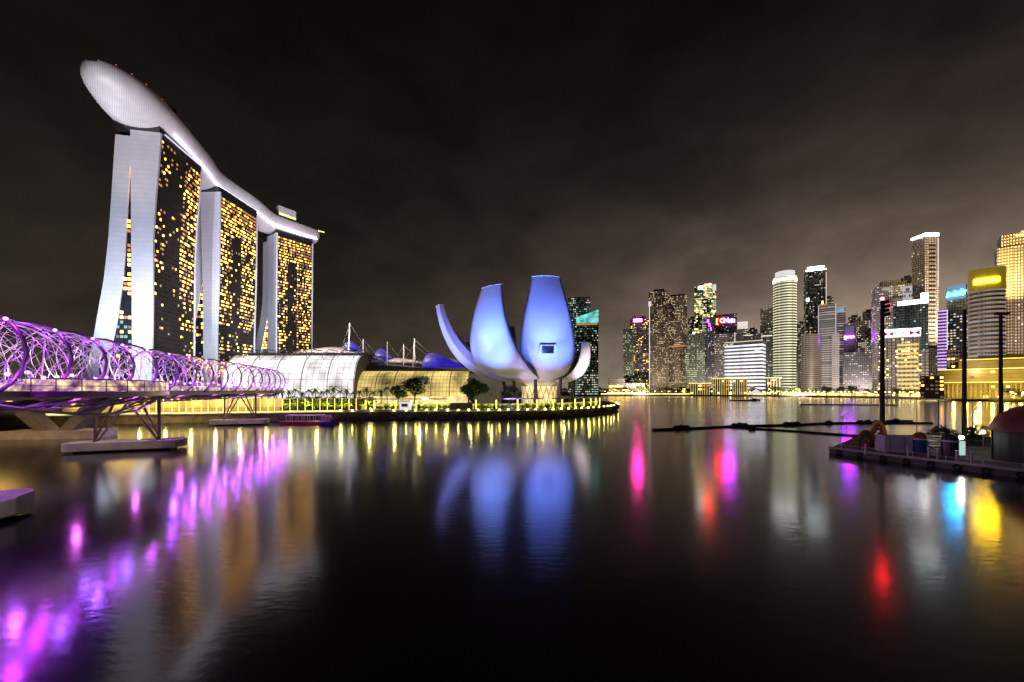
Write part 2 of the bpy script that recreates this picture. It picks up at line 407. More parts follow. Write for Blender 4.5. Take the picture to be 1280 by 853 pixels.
# dormer window in the tall petal
pe, info, pb = p3
c, Nn, T, w = info[13]
dw = MB(); ctr = c + Nn * 1.9
Mx = Matrix((pb, Nn, T)).transposed()
hood = MB()
hw, hh = 3.4, 2.0
q = lambda x, y, zz: ctr + pb * x + Nn * y + T * zz
hood.add([q(-hw, -1.5, hh), q(hw, -1.5, hh), q(hw, 1.2, hh), q(-hw, 1.2, hh), q(-hw, -1.5, hh - .3), q(hw, -1.5, hh - .3), q(hw, 1.2, hh - .3), q(-hw, 1.2, hh - .3)],
         [(0, 1, 2, 3), (7, 6, 5, 4), (0, 4, 5, 1), (1, 5, 6, 2), (2, 6, 7, 3), (3, 7, 4, 0)])
for sx in (-1, 1):
    x0, x1 = sx * hw, sx * (hw - .4); xo = sx * (hw + 1.7)
    hood.add([q(x0, -1.5, hh), q(x0, 1.2, hh), q(xo, -.9, -5.5), q(xo, -2.2, -6.5), q(x1, -1.5, hh), q(x1, 1.2, hh), q(xo - sx * .4, -.9, -5.5), q(xo - sx * .4, -2.2, -6.5)],
             [(0, 1, 2, 3), (4, 7, 6, 5), (0, 4, 5, 1), (1, 5, 6, 2), (2, 6, 7, 3), (3, 7, 4, 0)])
hd = hood.build('window_hood', M['petal_skin'], pe)
dw.add([q(-2.6, .4, -1.9), q(2.6, .4, -1.9), q(2.6, .7, 1.3), q(-2.6, .7, 1.3), q(-2.6, -.8, -1.9), q(2.6, -.8, -1.9), q(2.6, -.8, 1.3), q(-2.6, -.8, 1.3)],
       [(0, 1, 2, 3), (7, 6, 5, 4), (0, 4, 5, 1), (1, 5, 6, 2), (2, 6, 7, 3), (3, 7, 4, 0)])
dw.build('window', M['dark_glass'], pe)
# core bowl, lobby and struts under the petals
m = MB(); m.loft([[(math.cos(2 * math.pi * j / 24) * r, math.sin(2 * math.pi * j / 24) * r, zz) for j in range(24)] for r, zz in ((5, 12.5), (8, 14.5), (10, 18.5), (9, 19.5))])
m.build('bowl', M['white_paint'], museum, smooth=True)
m = MB(); m.cyl((0, 0, LZ), 9, 9.5, 20); m.build('lobby_glass', M['lobby_gold'], museum)
m = MB()
for j in range(20):
    a0 = 2 * math.pi * j / 20; a1 = 2 * math.pi * (j + 1) / 20
    m.bar((9.15 * math.cos(a0), 9.15 * math.sin(a0), LZ), (9.15 * math.cos(a1), 9.15 * math.sin(a1), LZ + 9.4), .18)
    m.bar((9.15 * math.cos(a1), 9.15 * math.sin(a1), LZ), (9.15 * math.cos(a0), 9.15 * math.sin(a0), LZ + 9.4), .18)
m.build('lattice', M['steel'], museum)
for a, lean in ((-100, 5), (-60, 9), (-135, 12), (-20, 9), (170, 12)):
    x, y = math.cos(R(a)), math.sin(R(a))
    MB().tube([(x * 16, y * 16, LZ), (x * (16 + lean * .3), y * (16 + lean * .3), 19.5)], [1.1, .7], 8).build('strut', M['dark_metal'], museum)
m = MB(); m.box((-26, -2, LZ + 4.5), (13, 9, 9)); m.build('service_block', M['concrete'], museum)
# coloured floodlights standing round the building
blue = (.11, .24, 1.0)
lamp('SPOT', (-18, 151, 8), blue, 160e3, MC + Vector((-21, -22, 40)), 50, .8)
lamp('SPOT', (-20, 151, 8), blue, 200e3, MC + Vector((-22, -27, 58)), 42, .9)
lamp('SPOT', (14, 151, 8), (.13, .23, 1.0), 240e3, MC + Vector((2, -22, 63)), 42, .9)
lamp('SPOT', (-70,180, 9.5), (.17, .22, 1), 120e3, MC + Vector((-48, -12, 50)), 26, .9)
lamp('SPOT', (-34, 151.5, 6), (.17, .22, 1), 130e3, MC + Vector((-44, -4, 38)), 44, .9)
lamp('SPOT', (-2, 154, 4), (.34, .26, 1), 26e3, MC + Vector((-6, -18, 20)), 70, .9)
lamp('SPOT', (-12, 152, 8), (.45, .58, 1), 34e3, MC + Vector((-26, -26, 34)), 17, 1)
lamp('SPOT', (17, 151, 8), (.13, .23, 1.0), 165e3, MC + Vector((4, -22, 44)), 56, .8)
lamp('SPOT', (-66,176, 9.5), (.17, .22, 1), 160e3, MC + Vector((-42, -8, 34)), 46, .8)
lamp('SPOT', (52, 170, 5), (1, .82, .86), 90e3, MC + Vector((20, -12, 24)), 34, .8)
lamp('SPOT', (4, 168, 5), (.75, .55, .95), 12e3, MC + Vector((0, -12, 19)), 70, .8)
lamp('POINT', (12, 184, 5), (1, .72, .3), 700); lamp('POINT', (28, 188, 5), (1, .72, .3), 700)

# ------------------------------------------------------------------ the three hotel towers
def pw(tab, z):
    if z <= tab[0][0]: return tab[0][1]
    for (z0, v0), (z1, v1) in zip(tab, tab[1:]):
        if z <= z1: return v0 + (v1 - v0) * (z - z0) / (z1 - z0)
    return tab[-1][1]
UNIT = {}
def unit_box(mat):
    if mat not in UNIT: UNIT[mat] = MB().box((0, 0, 0), (1, 1, 1)).mesh('window_' + mat, M[mat])
    return UNIT[mat]
def windows(root, items, cap=100, name='window'):
    """items: (centre, size, material). The first ones become parts of their own, the rest one mass."""
    items = list(items)
    if len(items) > cap:
        random.shuffle(items); items.sort(key=lambda i: -i[1][0] * i[1][2])
    for c, d, mt in items[:cap]:
        o = put(name, unit_box(mt), root); o.location = c; o.scale = d
    rest = items[cap:]
    if rest:
        ms = sorted({i[2] for i in rest}); mbb = MB()
        for c, d, mt in rest: mbb.box(c, d, None, ms.index(mt))
        tag(mbb.build('window_rows', [M[k] for k in ms], root, fix=False), kind='stuff')
TOP = 191.0
def hotel(near, far, prof, label, lit, kv=1.0):
    prof = [[(a, b * kv) for a, b in t] for t in prof]
    u = Vector((far[0] - near[0], far[1] - near[1])); LU = u.length; rz = math.atan2(u.y, u.x)
    root = thing('hotel_tower', label, 'hotel', (near[0], near[1], 0), rz, 'splayed hotel towers carrying the roof deck')
    zs = [LZ + (TOP - LZ) * i / 30 for i in range(31)]
    def slab(a, b, x0, x1, g=0.0):
        top_ = TOP - (3.0 if a is ei else 0)
        return [[(x0, pw(a, zz) - g, min(zz, top_)), (x1, pw(a, zz) - g, min(zz, top_)), (x1, pw(b, zz) + g, min(zz, top_)), (x0, pw(b, zz) + g, min(zz, top_))] for zz in zs if zz < top_ + 5]
    wo_, wi, ei, eo = prof
    MB().loft(slab(wo_, wi, 1.2, LU - 1.2)).build('glass_facade', M['hotel_glass'], root)
    MB().loft(slab(ei, eo, 3.4, LU - 1.2)).build('rear_slab', M['hotel_glass'], root)
    MB().loft(slab(wo_, wi, -.4, 1.2, .45)).build('end_wall', M['fin_clad'], root)
    MB().loft(slab(ei, eo, 2.2, 3.4, .25)).build('end_wall', M['fin_clad'], root)
    MB().loft(slab(wo_, wi, LU - 1.2, LU + .4, .45)).build('end_wall', M['fin_clad'], root)
    MB().loft(slab(ei, eo, LU - 1.2, LU + .4, .25)).build('end_wall', M['fin_clad'], root)
    m = MB(); m.loft([[(3, pw(wi, zz) + .1, zz), (LU - 3, pw(wi, zz) + .1, zz), (LU - 3, max(pw(wi, zz) + .2, pw(ei, zz) - .1), zz), (3, max(pw(wi, zz) + .2, pw(ei, zz) - .1), zz)] for zz in zs])
    m.build('atrium_glazing', M['dark_glass'], root)
    m = MB(); m.prism([(-.2, .4), (LU + .2, .4), (LU + .2, pw(eo, TOP) - .5), (-.2, pw(eo, TOP) - .5)], TOP + .02, TOP + 5); m.build('crown_recess', M['dark_glass'], root)
    fl = 3.35; bay = LU / 27; items = []
    nf = int((TOP - 26) / fl)
    for j in range(nf):
        zz = 24 + j * fl
        for i in range(1, 26):
            p = lit((i + .5) / 27, zz) * 1.08
            if random.random() < p:
                top = zz > 168
                mt = random.choice(['win_warm', 'win_warm', 'win_gold', 'win_amber', 'win_soft', 'win_soft'] if not top else ['win_amber', 'win_amber', 'win_warm'])
                sl_ = pw(wo_, zz + 1.6)
                items.append(((bay * (i + .5), sl_ - .08, zz + 1.7), (bay * random.choice((.5, .58, .66)), .5, random.choice((1.2, 1.45, 1.6))), mt))
    for j in range(int(150 / fl)):                       # rooms round the atrium between the legs
        zz = 20 + j * fl; a, b = pw(wi, zz), pw(ei, zz)
        if b - a < 1: continue
        for q_ in range(int((b - a) / 2.4)):
            if random.random() < (.75 if zz > 75 or LU < 49.5 else .35):
                items.append(((2.8, a + 1.3 + q_ * 2.4, zz + 1.5), (.5, 1.6, 1.9), random.choice(['win_amber', 'win_warm', 'win_gold'] if zz > 60 else ['win_teal', 'win_dimcool', 'win_warm'])))
    windows(root, items)
    return root, rz
T1 = ([(0, 7), (34, 6.3), (88, 5.8), (116, 5.5), (144, 4), (170, 1.6), (191, 0)], [(0, 19), (34, 19.3), (191, 20.6)],
      [(0, 42.5), (45, 35.5), (60, 32.3), (88, 28.4), (116, 26.4), (144, 24.8), (170, 23.2), (191, 22.4)], [(0, 60), (45, 48.5), (60, 46), (88, 41), (116, 38), (144, 36), (191, 33)])
T2 = ([(0, 3.6), (60, 3), (115, 1.2), (191, 0)], [(0, 14.5), (100, 15.5), (191, 18)], [(0, 44), (60, 29), (82, 24), (115, 17.5), (140, 17), (191, 18.2)], [(0, 55), (60, 40), (82, 35), (115, 28.5), (191, 27)])
T3 = ([(0, 1.2), (115, .8), (191, 0)], [(0, 12.5), (191, 13.4)], [(0, 44), (64, 26.5), (91, 19), (117, 13.3), (191, 13.6)], [(0, 55), (64, 38), (91, 30), (117, 25), (191, 24)])
def lit1(x, zz):
    if zz < 62: return .30 if .62 < x < .95 and zz > 30 else (.03 if x > .1 else .02)
    if x < .24: return .36 if (zz > 152 or 100 < zz < 140) else .06
    if x < .58: return .05 + (.25 if zz > 172 and x < .4 else 0)
    return .60 if zz > 80 else .2
def lit2(x, zz):
    if zz > 165: return .82
    if zz > 158: return .75
    if zz < 68: return .55 if (x < .28 or x > .62) and zz < 56 else .08
    if .32 < x < .56: return .07
    if .56 <= x < .62: return .7
    return .52
def lit3(x, zz):
    if zz > 160: return .82
    if .30 < x < .46: return .05
    if .54 < x < .60: return .9
    if zz < 62: return .25
    return .54 if x < .3 or x > .62 else .2
hotel((-246, 280), (-256, 330), T1, 'nearest and tallest splayed glass hotel tower, dark middle strip, behind the footbridge', lit1, .85)
hotel((-265, 363), (-263, 413), T2, 'middle splayed hotel tower with dense amber windows between two others', lit2)
hotel((-269, 457), (-245, 492), T3, 'farthest splayed hotel tower, beside the glazed mall roof', lit3, 1.55)
# roof deck shaped like a long boat
CLN = [(-250, 238), (-250.5, 242), (-252, 250), (-254.5, 262), (-260.5, 283), (-274, 333), (-283, 364), (-282, 412), (-283.5, 455), (-263, 490), (-251, 503), (-247, 507)]
HW = [3, 9.0, 14.6, 18.0, 20.2, 19.8, 19, 19, 19, 18.5, 15, 9]
def catmull(pts, n):
    out = []; P_ = [Vector(p) for p in pts]
    for i in range(len(P_) - 1):
        a, b, c, d = P_[max(i - 1, 0)], P_[i], P_[i + 1], P_[min(i + 2, len(P_) - 1)]
        for j in range(n):
            t = j / n; out.append(.5 * ((2 * b) + (c - a) * t + (2 * a - 5 * b + 4 * c - d) * t * t + (3 * b - a - 3 * c + d) * t ** 3))
    out.append(P_[-1]); return out
cl5 = catmull([(x, y, w) for (x, y), w in zip(CLN, HW)], 8)
rings = []; wedge = []; topw = []
for i, p in enumerate(cl5):
    a = cl5[max(i - 1, 0)]; b = cl5[min(i + 1, len(cl5) - 1)]
    t = Vector((b.x - a.x, b.y - a.y, 0)).normalized(); n = Vector((-t.y, t.x, 0)); c = Vector((p.x, p.y, 0)); w = max(.3, p.z)
    dep = 15.0 * min(1, (w / 19) ** .65); rg = []
    for j in range(17):
        g = math.pi * j / 16
        rg.append(c - n * w * math.cos(g) + Vector((0, 0, 208 - dep * math.sin(g) ** .75)))
    rg += [c + n * (w - .6) + Vector((0, 0, 209.2)), c + n * (w - 1.2) + Vector((0, 0, 207.8)), c - n * (w - 1.2) + Vector((0, 0, 207.8)), c - n * (w - .6) + Vector((0, 0, 209.2))] if w > 2.5 else [c + n * w * .5 + Vector((0, 0, 208.6)), c + n * w * .3 + Vector((0, 0, 208.6)), c - n * w * .3 + Vector((0, 0, 208.6)), c - n * w * .5 + Vector((0, 0, 208.6))]
    rings.append(rg); wedge.append(c - n * w * .84 + Vector((0, 0, 208 - dep * .73))); topw.append((c, t, n, w))
deck = thing('roof_deck', 'long boat shaped silver roof deck laid across the three hotel towers', 'roof deck', (0, 0, 0))
hl = MB().loft(rings).build('hull', M['hull'], deck, smooth=True)
def strip(i0, i1): MB().tube([wedge[i] + Vector((.25, 0, -.3)) for i in range(i0, i1)], .55, 6).build('edge_glow', M['strip_white'], deck)  # added tube, its glow stands in for the hull's floodlit lower edge
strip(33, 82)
def deckbox(i, off, d, mat, nm, z0=207.8):
    c, t, n, w = topw[i]; o = MB().box((0, 0, d[2] / 2), d).build(nm, M[mat], deck); o.location = c + n * off + Vector((0, 0, z0)); o.rotation_euler = (0, 0, math.atan2(t.y, t.x)); return o
pv = deckbox(35, -9, (20, 14, 11), 'roof_dark', 'pavilion'); pv2 = deckbox(68, -7, (20, 16, 15), 'roof_white', 'pavilion')
w_ = MB().box((0, -8.15, 6.0), (19, .3, 2.4)).build('window_band', M['strip_warm'], pv2)
deckbox(58, 0, (22, 8, 3), 'roof_dark', 'pavilion'); deckbox(44, 0, (26, 8, 3), 'roof_dark', 'pavilion')
deckbox(77, -13, (30, .4, 1.3), 'strip_warm', 'deck_light')
m = MB()
for i in range(9, 30, 6):
    c, t, n, w = topw[i]
    if w > 4: m.ball(c - n * (w - .8) + Vector((0, 0, 209.7)), .28, 5)
m.build('rim_lights', M['win_red'], deck)
m = MB()
for i in range(26, 80):
    c, t, n, w = topw[i]
    for _ in range(3):
        o = c + n * random.uniform(-12, 12) + t * random.uniform(-3, 3)
        m.tube([o + Vector((0, 0, 207.8)), o + Vector((0, 0, 210.5))], .15, 4)
        for a in range(6):
            d = Vector((math.cos(a * 1.05), math.sin(a * 1.05), 0)); pp = o + Vector((0, 0, 210.5))
            m.add([pp, pp + d * 1.2 + Vector((0, 0, .6)), pp + d * 2.1 - Vector((0, 0, .3)), pp + d * 1.1 + Vector((-d.y * .4, d.x * .4, .3))], [(0, 1, 2, 3)])
tag(m.build('garden_palms', M['leaf_dark'], deck, fix=False), kind='stuff')
lav = (.74, .76, 1.0); cyan = (.72, .92, 1.0)
lamp('SPOT', (-214, 196, 8), (.72, .78, 1.0), 1250e3, (-256, 283, 120), 75, .6)
lamp('SPOT', (-238, 236, 6), cyan, 220e3, (-262, 283, 45), 72, 1)
lamp('SPOT', (-160, 240, 8), lav, 1100e3, (-275, 363, 110), 50, .6)
lamp('SPOT', (-205, 305, 8), cyan, 260e3, (-275, 363, 60), 60, 1)
lamp('SPOT', (-190, 330, 8), lav, 1050e3, (-280, 457, 105), 46, .6)
lamp('SPOT', (-205, 390, 8), cyan, 330e3, (-280, 457, 60), 60, 1)
lamp('SPOT', (-232, 205, 8), (1, .84, .78), 900e3, (-260, 252, 205), 36, .7)
lamp('SPOT', (-175, 300, 8), (.95, .8, .95), 900e3, (-276, 375, 203), 60, .7)
lamp('SPOT', (-150, 420, 8), (1, .86, .9), 900e3, (-268, 470, 203), 50, .7)
lamp('SPOT', (-274, 268, 176), (.65, .8, 1), 9e3, (-264, 255, 200), 110, 1)

# ------------------------------------------------------------------ helix footbridge
HP = [Vector((x, y, 0)) for x, y in [(-29, -14), (-35, 0), (-45, 20), (-59.5, 48), (-71, 74), (-79.5, 100), (-87, 128), (-96, 155), (-102.5, 173)]]
raw = catmull(HP, 24); SL = [0.0]
for a, b in zip(raw, raw[1:]): SL.append(SL[-1] + (b - a).length)
def onpath(s):
    s = max(0, min(SL[-1] - 1e-4, s)); i = 0
    lo, hi = 0, len(SL) - 1
    while hi - lo > 1:
        mid = (lo + hi) // 2
        if SL[mid] <= s: lo = mid
        else: hi = mid
    t = (s - SL[lo]) / (SL[hi] - SL[lo]); p = raw[lo].lerp(raw[hi], t); d = (raw[hi] - raw[lo]).normalized()
    return p, d, Vector((-d.y, d.x, 0))
def s_at_y(y):
    return min((abs(onpath(k * .25)[0].y - y), k * .25) for k in range(int(SL[-1] / .25)))[1]
ZC, RO = 14.3, 5.1
bridge = thing('helix_footbridge', 'curved steel footbridge wrapped in a double helix of tubes lit purple', 'footbridge')
S0, S1 = 0, SL[-1]
def spiral(pitch, r, ph, sgn, s0=S0, s1=S1, st=.45):
    pts = []; k = int((s1 - s0) / st)
    for i in range(k + 1):
        s = s0 + (s1 - s0) * i / k; p, d, b = onpath(s); a = sgn * 2 * math.pi * s / pitch + ph
        pts.append(p + b * math.cos(a) * r + Vector((0, 0, ZC + math.sin(a) * r)))
    return pts
PITCH = 9.0
MB().tube(spiral(PITCH, RO, .6, -1), .19, 7).build('outer_helix', M['helix_dark'], bridge, True)
MB().tube(spiral(PITCH * 1.5, RO - .65, 2.2, 1), .09, 6).build('inner_helix', M['helix_steel'], bridge, True)
m = MB()
for k in range(9): m.tube(spiral(26, RO - .2, 2 * math.pi * k / 9, 1, st=1.2), .03, 4)
for k in range(9): m.tube(spiral(26, RO - .35, 2 * math.pi * k / 9 + .4, -1, st=1.2), .03, 4)
s = S0 + 1
while s < S1 - 1:                                            # ties from the outer to the inner tube
    p, d, b = onpath(s); a = -2 * math.pi * s / PITCH + .6; a2 = 2 * math.pi * (s + .8) / (PITCH * 1.5) + 2.2; p2, d2, b2 = onpath(s + .8)
    m.bar(p + b * math.cos(a) * RO + Vector((0, 0, ZC + math.sin(a) * RO)), p2 + b2 * math.cos(a2) * (RO - .65) + Vector((0, 0, ZC + math.sin(a2) * (RO - .65))), .04, 4)
    p3_, d3, b3 = onpath(s + 3); a3 = a - 2.094
    m.bar(p + b * math.cos(a) * RO + Vector((0, 0, ZC + math.sin(a) * RO)), p3_ + b3 * math.cos(a3) * RO + Vector((0, 0, ZC + math.sin(a3) * RO)), .035, 4)
    s += 1.5
m.build('tie_rods', M['helix_steel'], bridge, fix=False)
def ribbon(off0, off1, z0, z1, s0=S0, s1=S1, st=1.5):
    rr = []; k = int((s1 - s0) / st)
    for i in range(k + 1):
        p, d, b = onpath(s0 + (s1 - s0) * i / k)
        rr.append([p + b * off0 + Vector((0, 0, z0)), p + b * off1 + Vector((0, 0, z0)), p + b * off1 + Vector((0, 0, z1)), p + b * off0 + Vector((0, 0, z1))])
    return MB().loft(rr)
ribbon(-3.2, 3.2, 10.3, 10.75).build('deck', M['dark_metal'], bridge)
for sd in (-1, 1):
    ribbon(sd * 3.25, sd * 3.45, 9.9, 10.9).build('fascia', M['dark_metal'], bridge)
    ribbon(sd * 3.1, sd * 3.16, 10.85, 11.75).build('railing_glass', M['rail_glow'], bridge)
    pts = [onpath(S0 + k * 1.5)[0] + onpath(S0 + k * 1.5)[2] * sd * 3.13 + Vector((0, 0, 11.95)) for k in range(int((S1 - S0) / 1.5))]
    MB().tube(pts, .07, 5).build('handrail', M['steel'], bridge)
# lower truss chord
m = MB()
def chord(s): p, d, b = onpath(s); return p + Vector((0, 0, 8.6))
for k in range(int(S1 / 3)): m.bar(chord(k * 3), chord(k * 3 + 3), .16, 5)
for k in range(int(S1 / 3)):
    for sd in (-1, 1):
        p, d, b = onpath(k * 3 + 1.5); e = p + b * sd * 3.2 + Vector((0, 0, 10.2)); m.bar(chord(k * 3), e, .09, 4); m.bar(chord(k * 3 + 3), e, .09, 4)
m.build('truss', M['helix_steel'], bridge, fix=False)
# viewing pod
sp = s_at_y(57); pc, pd, pb_ = onpath(sp); pn = -pb_
pod = MB(); NP = 40
def podp(g, k=1.0): return pc + pd * math.cos(g) * 15 * k + pn * (3.2 + max(0, math.sin(g)) * 7.5 * k)
poly = [podp(math.pi * j / NP) for j in range(NP + 1)]
pod.prism([(p.x, p.y) for p in poly], 10.2, 10.85); po = pod.build('viewing_pod', M['helix_dark'], bridge)
pr = [[p + Vector((0, 0, 10.95)), p + (pc - p).normalized() * .06 + Vector((0, 0, 10.95)), p + (pc - p).normalized() * .06 + Vector((0, 0, 12.25)), p + Vector((0, 0, 12.25))] for p in poly]
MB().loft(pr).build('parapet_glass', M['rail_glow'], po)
MB().tube([p + Vector((0, 0, 12.35)) for p in poly], .09, 5).build('handrail', M['dark_metal'], po)
m = MB()
for j in range(0, NP + 1, 3): m.bar(poly[j] + Vector((0, 0, 10.85)), poly[j] + Vector((0, 0, 12.35)), .07, 4)
m.tube([p + Vector((0, 0, 11.5)) for p in poly], .04, 4); m.build('railing_frame', M['dark_metal'], po, fix=False)
m = MB(); low = [pc + pd * x + pn * (3.6 + 2.2 * (1 - (x / 22) ** 2)) + Vector((0, 0, 7.6 + 2.2 * (x / 22) ** 2)) for x in range(-22, 23, 2)]
m.tube(low, .2, 6)
for k in range(2, len(low) - 2, 4):
    m.bar(low[k], podp(math.pi * (.5 - (k - 11) / 22), .9) + Vector((0, 0, 9.9)), .11, 5); m.bar(low[k], podp(math.pi * (.5 - (k - 8) / 22), .9) + Vector((0, 0, 9.9)), .11, 5)
m.build('pod_truss', M['helix_steel'], po, fix=False)
# LED lamps along the helix
led = MB().ball((0, 0, 0), .2, 6).mesh('led_lamp', M['led_purple'])
s = s_at_y(14); k = 0
while s < S1 - 2:
    ph = (2 * math.pi * s / PITCH + .6)
    p, d, b = onpath(s); pos = p - b * 4.5 + Vector((0, 0, 12.6))
    put('led_lamp', led, bridge).location = pos
    lamp('POINT', pos - b * .5 + Vector((0, 0, .1)), random.choice([(.52, .08, 1), (.34, .10, 1), (.62, .06, .95), (.46, .08, 1)]), (900 if p.y < 75 else 750) if s < 120 else 480, radius=.22)
    if k % 2 == 0:
        lamp('POINT', p + b * 3.8 + Vector((0, 0, 13.2)), (1, .74, .94), 3600, radius=1.6)
    if k % 2 == 1:
        q_ = p + Vector((0, 0, 9.4)); put('led_lamp', led, bridge).location = q_
        lamp('POINT', q_ - b * 2.6 - Vector((0, 0, .2)), (.8, .14, 1), 330, radius=.2)
    if k % 2 == 0: lamp('POINT', p + Vector((0, 0, 11.6)), (1, .72, .42), 420, radius=.2)
    p, d, b = onpath(s + 2.2); q_ = p - b * 3.4 + Vector((0, 0, 18.4)); put('led_lamp', led, bridge).location = q_
    lamp('POINT', q_ - b * .5 + Vector((0, 0, .3)), random.choice([(.50, .05, 1), (.34, .09, 1), (.58, .05, .95)]), (760 if p.y < 75 else 620) if s < 100 else 300, radius=.3)
    p, d, b = onpath(s + 4.5); lamp('POINT', p - b * 5.2 + Vector((0, 0, 14.6)), random.choice([(.52, .06, 1), (.36, .10, 1), (.6, .06, .9)]), 300, radius=.3)
    for e in (3, 6):
        p, d, b = onpath(s + e); put('led_lamp', led, bridge).location = p - b * 4.6 + Vector((0, 0, 12.9 - .5 * (e == 6)))
    s += PITCH; k += 1
s = s_at_y(18)
while s < s_at_y(92):
    p, d, b = onpath(s); g = R(random.uniform(12, 78)); q_ = p - b * 5.35 * math.cos(g) + Vector((0, 0, ZC + 5.35 * math.sin(g)))
    lamp('POINT', q_, random.choice([(.44, .035, 1), (.30, .07, 1), (.52, .03, .95)]), random.uniform(120, 420), radius=.2); s += 3.7
# piers of the footbridge
def pier(y, w=18, dz=1.9, shift=0):
    s = s_at_y(y); p, d, b = onpath(s); rz = math.atan2(-b.y, -b.x)
    p = p - b * shift
    pr_ = bpy.data.objects.new('pier', None); COL.objects.link(pr_); pr_.parent = bridge; pr_.location = p; pr_.rotation_euler = (0, 0, rz)
    m = MB(); q_ = .5; hw_ = w / 2
    m.loft([[(-hw_ + c, -2.6, zz), (hw_ - c, -2.6, zz), (hw_, -2.6 + c * 2, zz), (hw_, 2.6 - c * 2, zz), (hw_ - c, 2.6, zz), (-hw_ + c, 2.6, zz), (-hw_, 2.6 - c * 2, zz), (-hw_, -2.6 + c * 2, zz)] for c, zz in ((.7, .35), (.6, .5), (.6, dz - .1), (.75, dz))])
    m.build('pile_cap', M['concrete'], pr_)
    m = MB(); m.box((0, 0, -.3), (w * .8, 3.6, 1.3)); m.build('pile', M['black'], pr_)
    for x in (-.27, .27):
        MB().bar((x * w, 0, dz), (x * w, 0, 10), .28, 8).build('column', M['helix_dark'], pr_)
        for e in (-1, 1):
            MB().bar((x * w, e * .5, dz), (x * w * .08, e * 2.6, 10), .20, 8).build('brace', M['helix_dark'], pr_)
pier(31, shift=0); pier(74, 17, 1.7); pier(128, 16, 1.7); pier(168, 14)

# ------------------------------------------------------------------ road bridge behind it
road = thing('road_bridge', 'low concrete road bridge on slanted piers behind the helix footbridge', 'bridge')
ed = [Vector((x, y, 0)) for x, y in [(-82, 20), (-92, 70), (-102, 120), (-114, 165)]]
rr = []
for i, p in enumerate(ed):
    t = (ed[min(i + 1, 3)] - ed[max(i - 1, 0)]).normalized(); b = Vector((-t.y, t.x, 0))
    rr.append([p + Vector((0, 0, 9.3)), p + b * 2 + Vector((0, 0, 8.8)), p + b * 22 + Vector((0, 0, 8.8)), p + b * 24 + Vector((0, 0, 9.3)), p + b * 24 + Vector((0, 0, 10.6)), p + Vector((0, 0, 10.6))])
MB().loft(rr).build('deck', M['concrete'], road)
for y, x in ((59, -91), (94, -98)):
    t = Vector((-.2, 1, 0)).normalized(); b = Vector((-t.y, t.x, 0)); c = Vector((x, y, 0)) + b * 7
    m = MB(); Mr = Matrix.Rotation(math.atan2(b.y, b.x), 3, 'Z')
    m.box(c + Vector((0, 0, .9)), (19, 6, 1.8), Mr); m.build('pile_cap', M['concrete'], road)
    for e in (-1, 1):
        a = c + b * e * 2.2; d = c + b * e * 8.5
        MB().loft([[a + t * -1.6 - b * 1.3 + Vector((0, 0, 1.8)), a - t * 1.6 + b * 1.3 + Vector((0, 0, 1.8)), a + t * 1.6 + b * 1.3 + Vector((0, 0, 1.8)), a + t * 1.6 - b * 1.3 + Vector((0, 0, 1.8))],
                   [d - t * 1.6 - b * 1.8 + Vector((0, 0, 8.9)), d - t * 1.6 + b * 1.8 + Vector((0, 0, 8.9)), d + t * 1.6 + b * 1.8 + Vector((0, 0, 8.9)), d + t * 1.6 - b * 1.8 + Vector((0, 0, 8.9))]]).build('pier_leg', M['dark_concrete'], road)
for x, y in ((-108, 112), (-112, 127), (-104, 110), (-101, 70), (-110, 119), (-119, 128), (-109, 72)):
    lamp('SPOT', (x, y, 2.0), (1, .62, .14), 90000, (x, y, 9), 134, .6)

# ------------------------------------------------------------------ shopping mall with curved glass front
mall = thing('glass_mall', 'long low shopping hall with curved glowing glass front and sweeping roofs', 'mall')
def vault(x0, x1, prof, nx, nm, mat, seed=1, thick=.4):
    rr = []
    for i in range(nx + 1):
        x = x0 + (x1 - x0) * i / nx
        rr.append([(x, y, z) for y, z in prof] + [(x, y + thick, z - thick * .3) for y, z in prof[::-1]])
    return MB().loft(rr).build(nm, M[mat], mall)
def grid(x0, x1, prof, dx, nm):
    m = MB(); n = int((x1 - x0) / dx)
    for i in range(n + 1):
        x = x0 + (x1 - x0) * i / n; m.tube([(x, y - .18, z) for y, z in prof], .075, 4)
    for y, z in prof: m.bar((x0, y - .2, z), (x1, y - .2, z), .07, 4)
    return m.build(nm, M['dark_metal'], mall, fix=False)
def arc(y0, z0, y1, z1, n, k=1.0):
    return [(y0 + (y1 - y0) * (1 - math.cos(math.pi / 2 * i / n)) ** k, z0 + (z1 - z0) * math.sin(math.pi / 2 * i / n)) for i in range(n + 1)]
XA, XM, XB = -161, -88, -25
pa = arc(222, LZ + 6, 236, 31.5, 9)
vault(XA, XM, pa, 12, 'glass_front', 'shop_white'); grid(XA, XM, pa, 3.3, 'mullions')
vault(XA, XM, [(221.5, LZ), (221.6, LZ + 6)], 6, 'shop_front', 'shop_white')
vault(XA - 2, XM + 2, [(231, 32.2), (236, 33.2), (262, 33)], 6, 'eave', 'roof_dark', thick=.6)
pbz = arc(226, LZ + 4.2, 240, 22.5, 9)
vault(XM, XB, pbz, 16, 'glass_front', 'shop_gold'); grid(XM, XB, pbz, 2.0, 'mullions')
vault(XM, XB, [(225.5, LZ), (225.6, LZ + 4.2)], 6, 'shop_front', 'lobby_gold')
for prof_, x0_, x1_, st_ in ((pa, XA, XM, 14.6), (pbz, XM, XB, 10.5)):
    x_ = x0_
    while x_ <= x1_ + .1: MB().tube([(x_, y - .45, z + .1) for y, z in prof_], .24, 5).build('rib', M['roof_white'], mall); x_ += st_
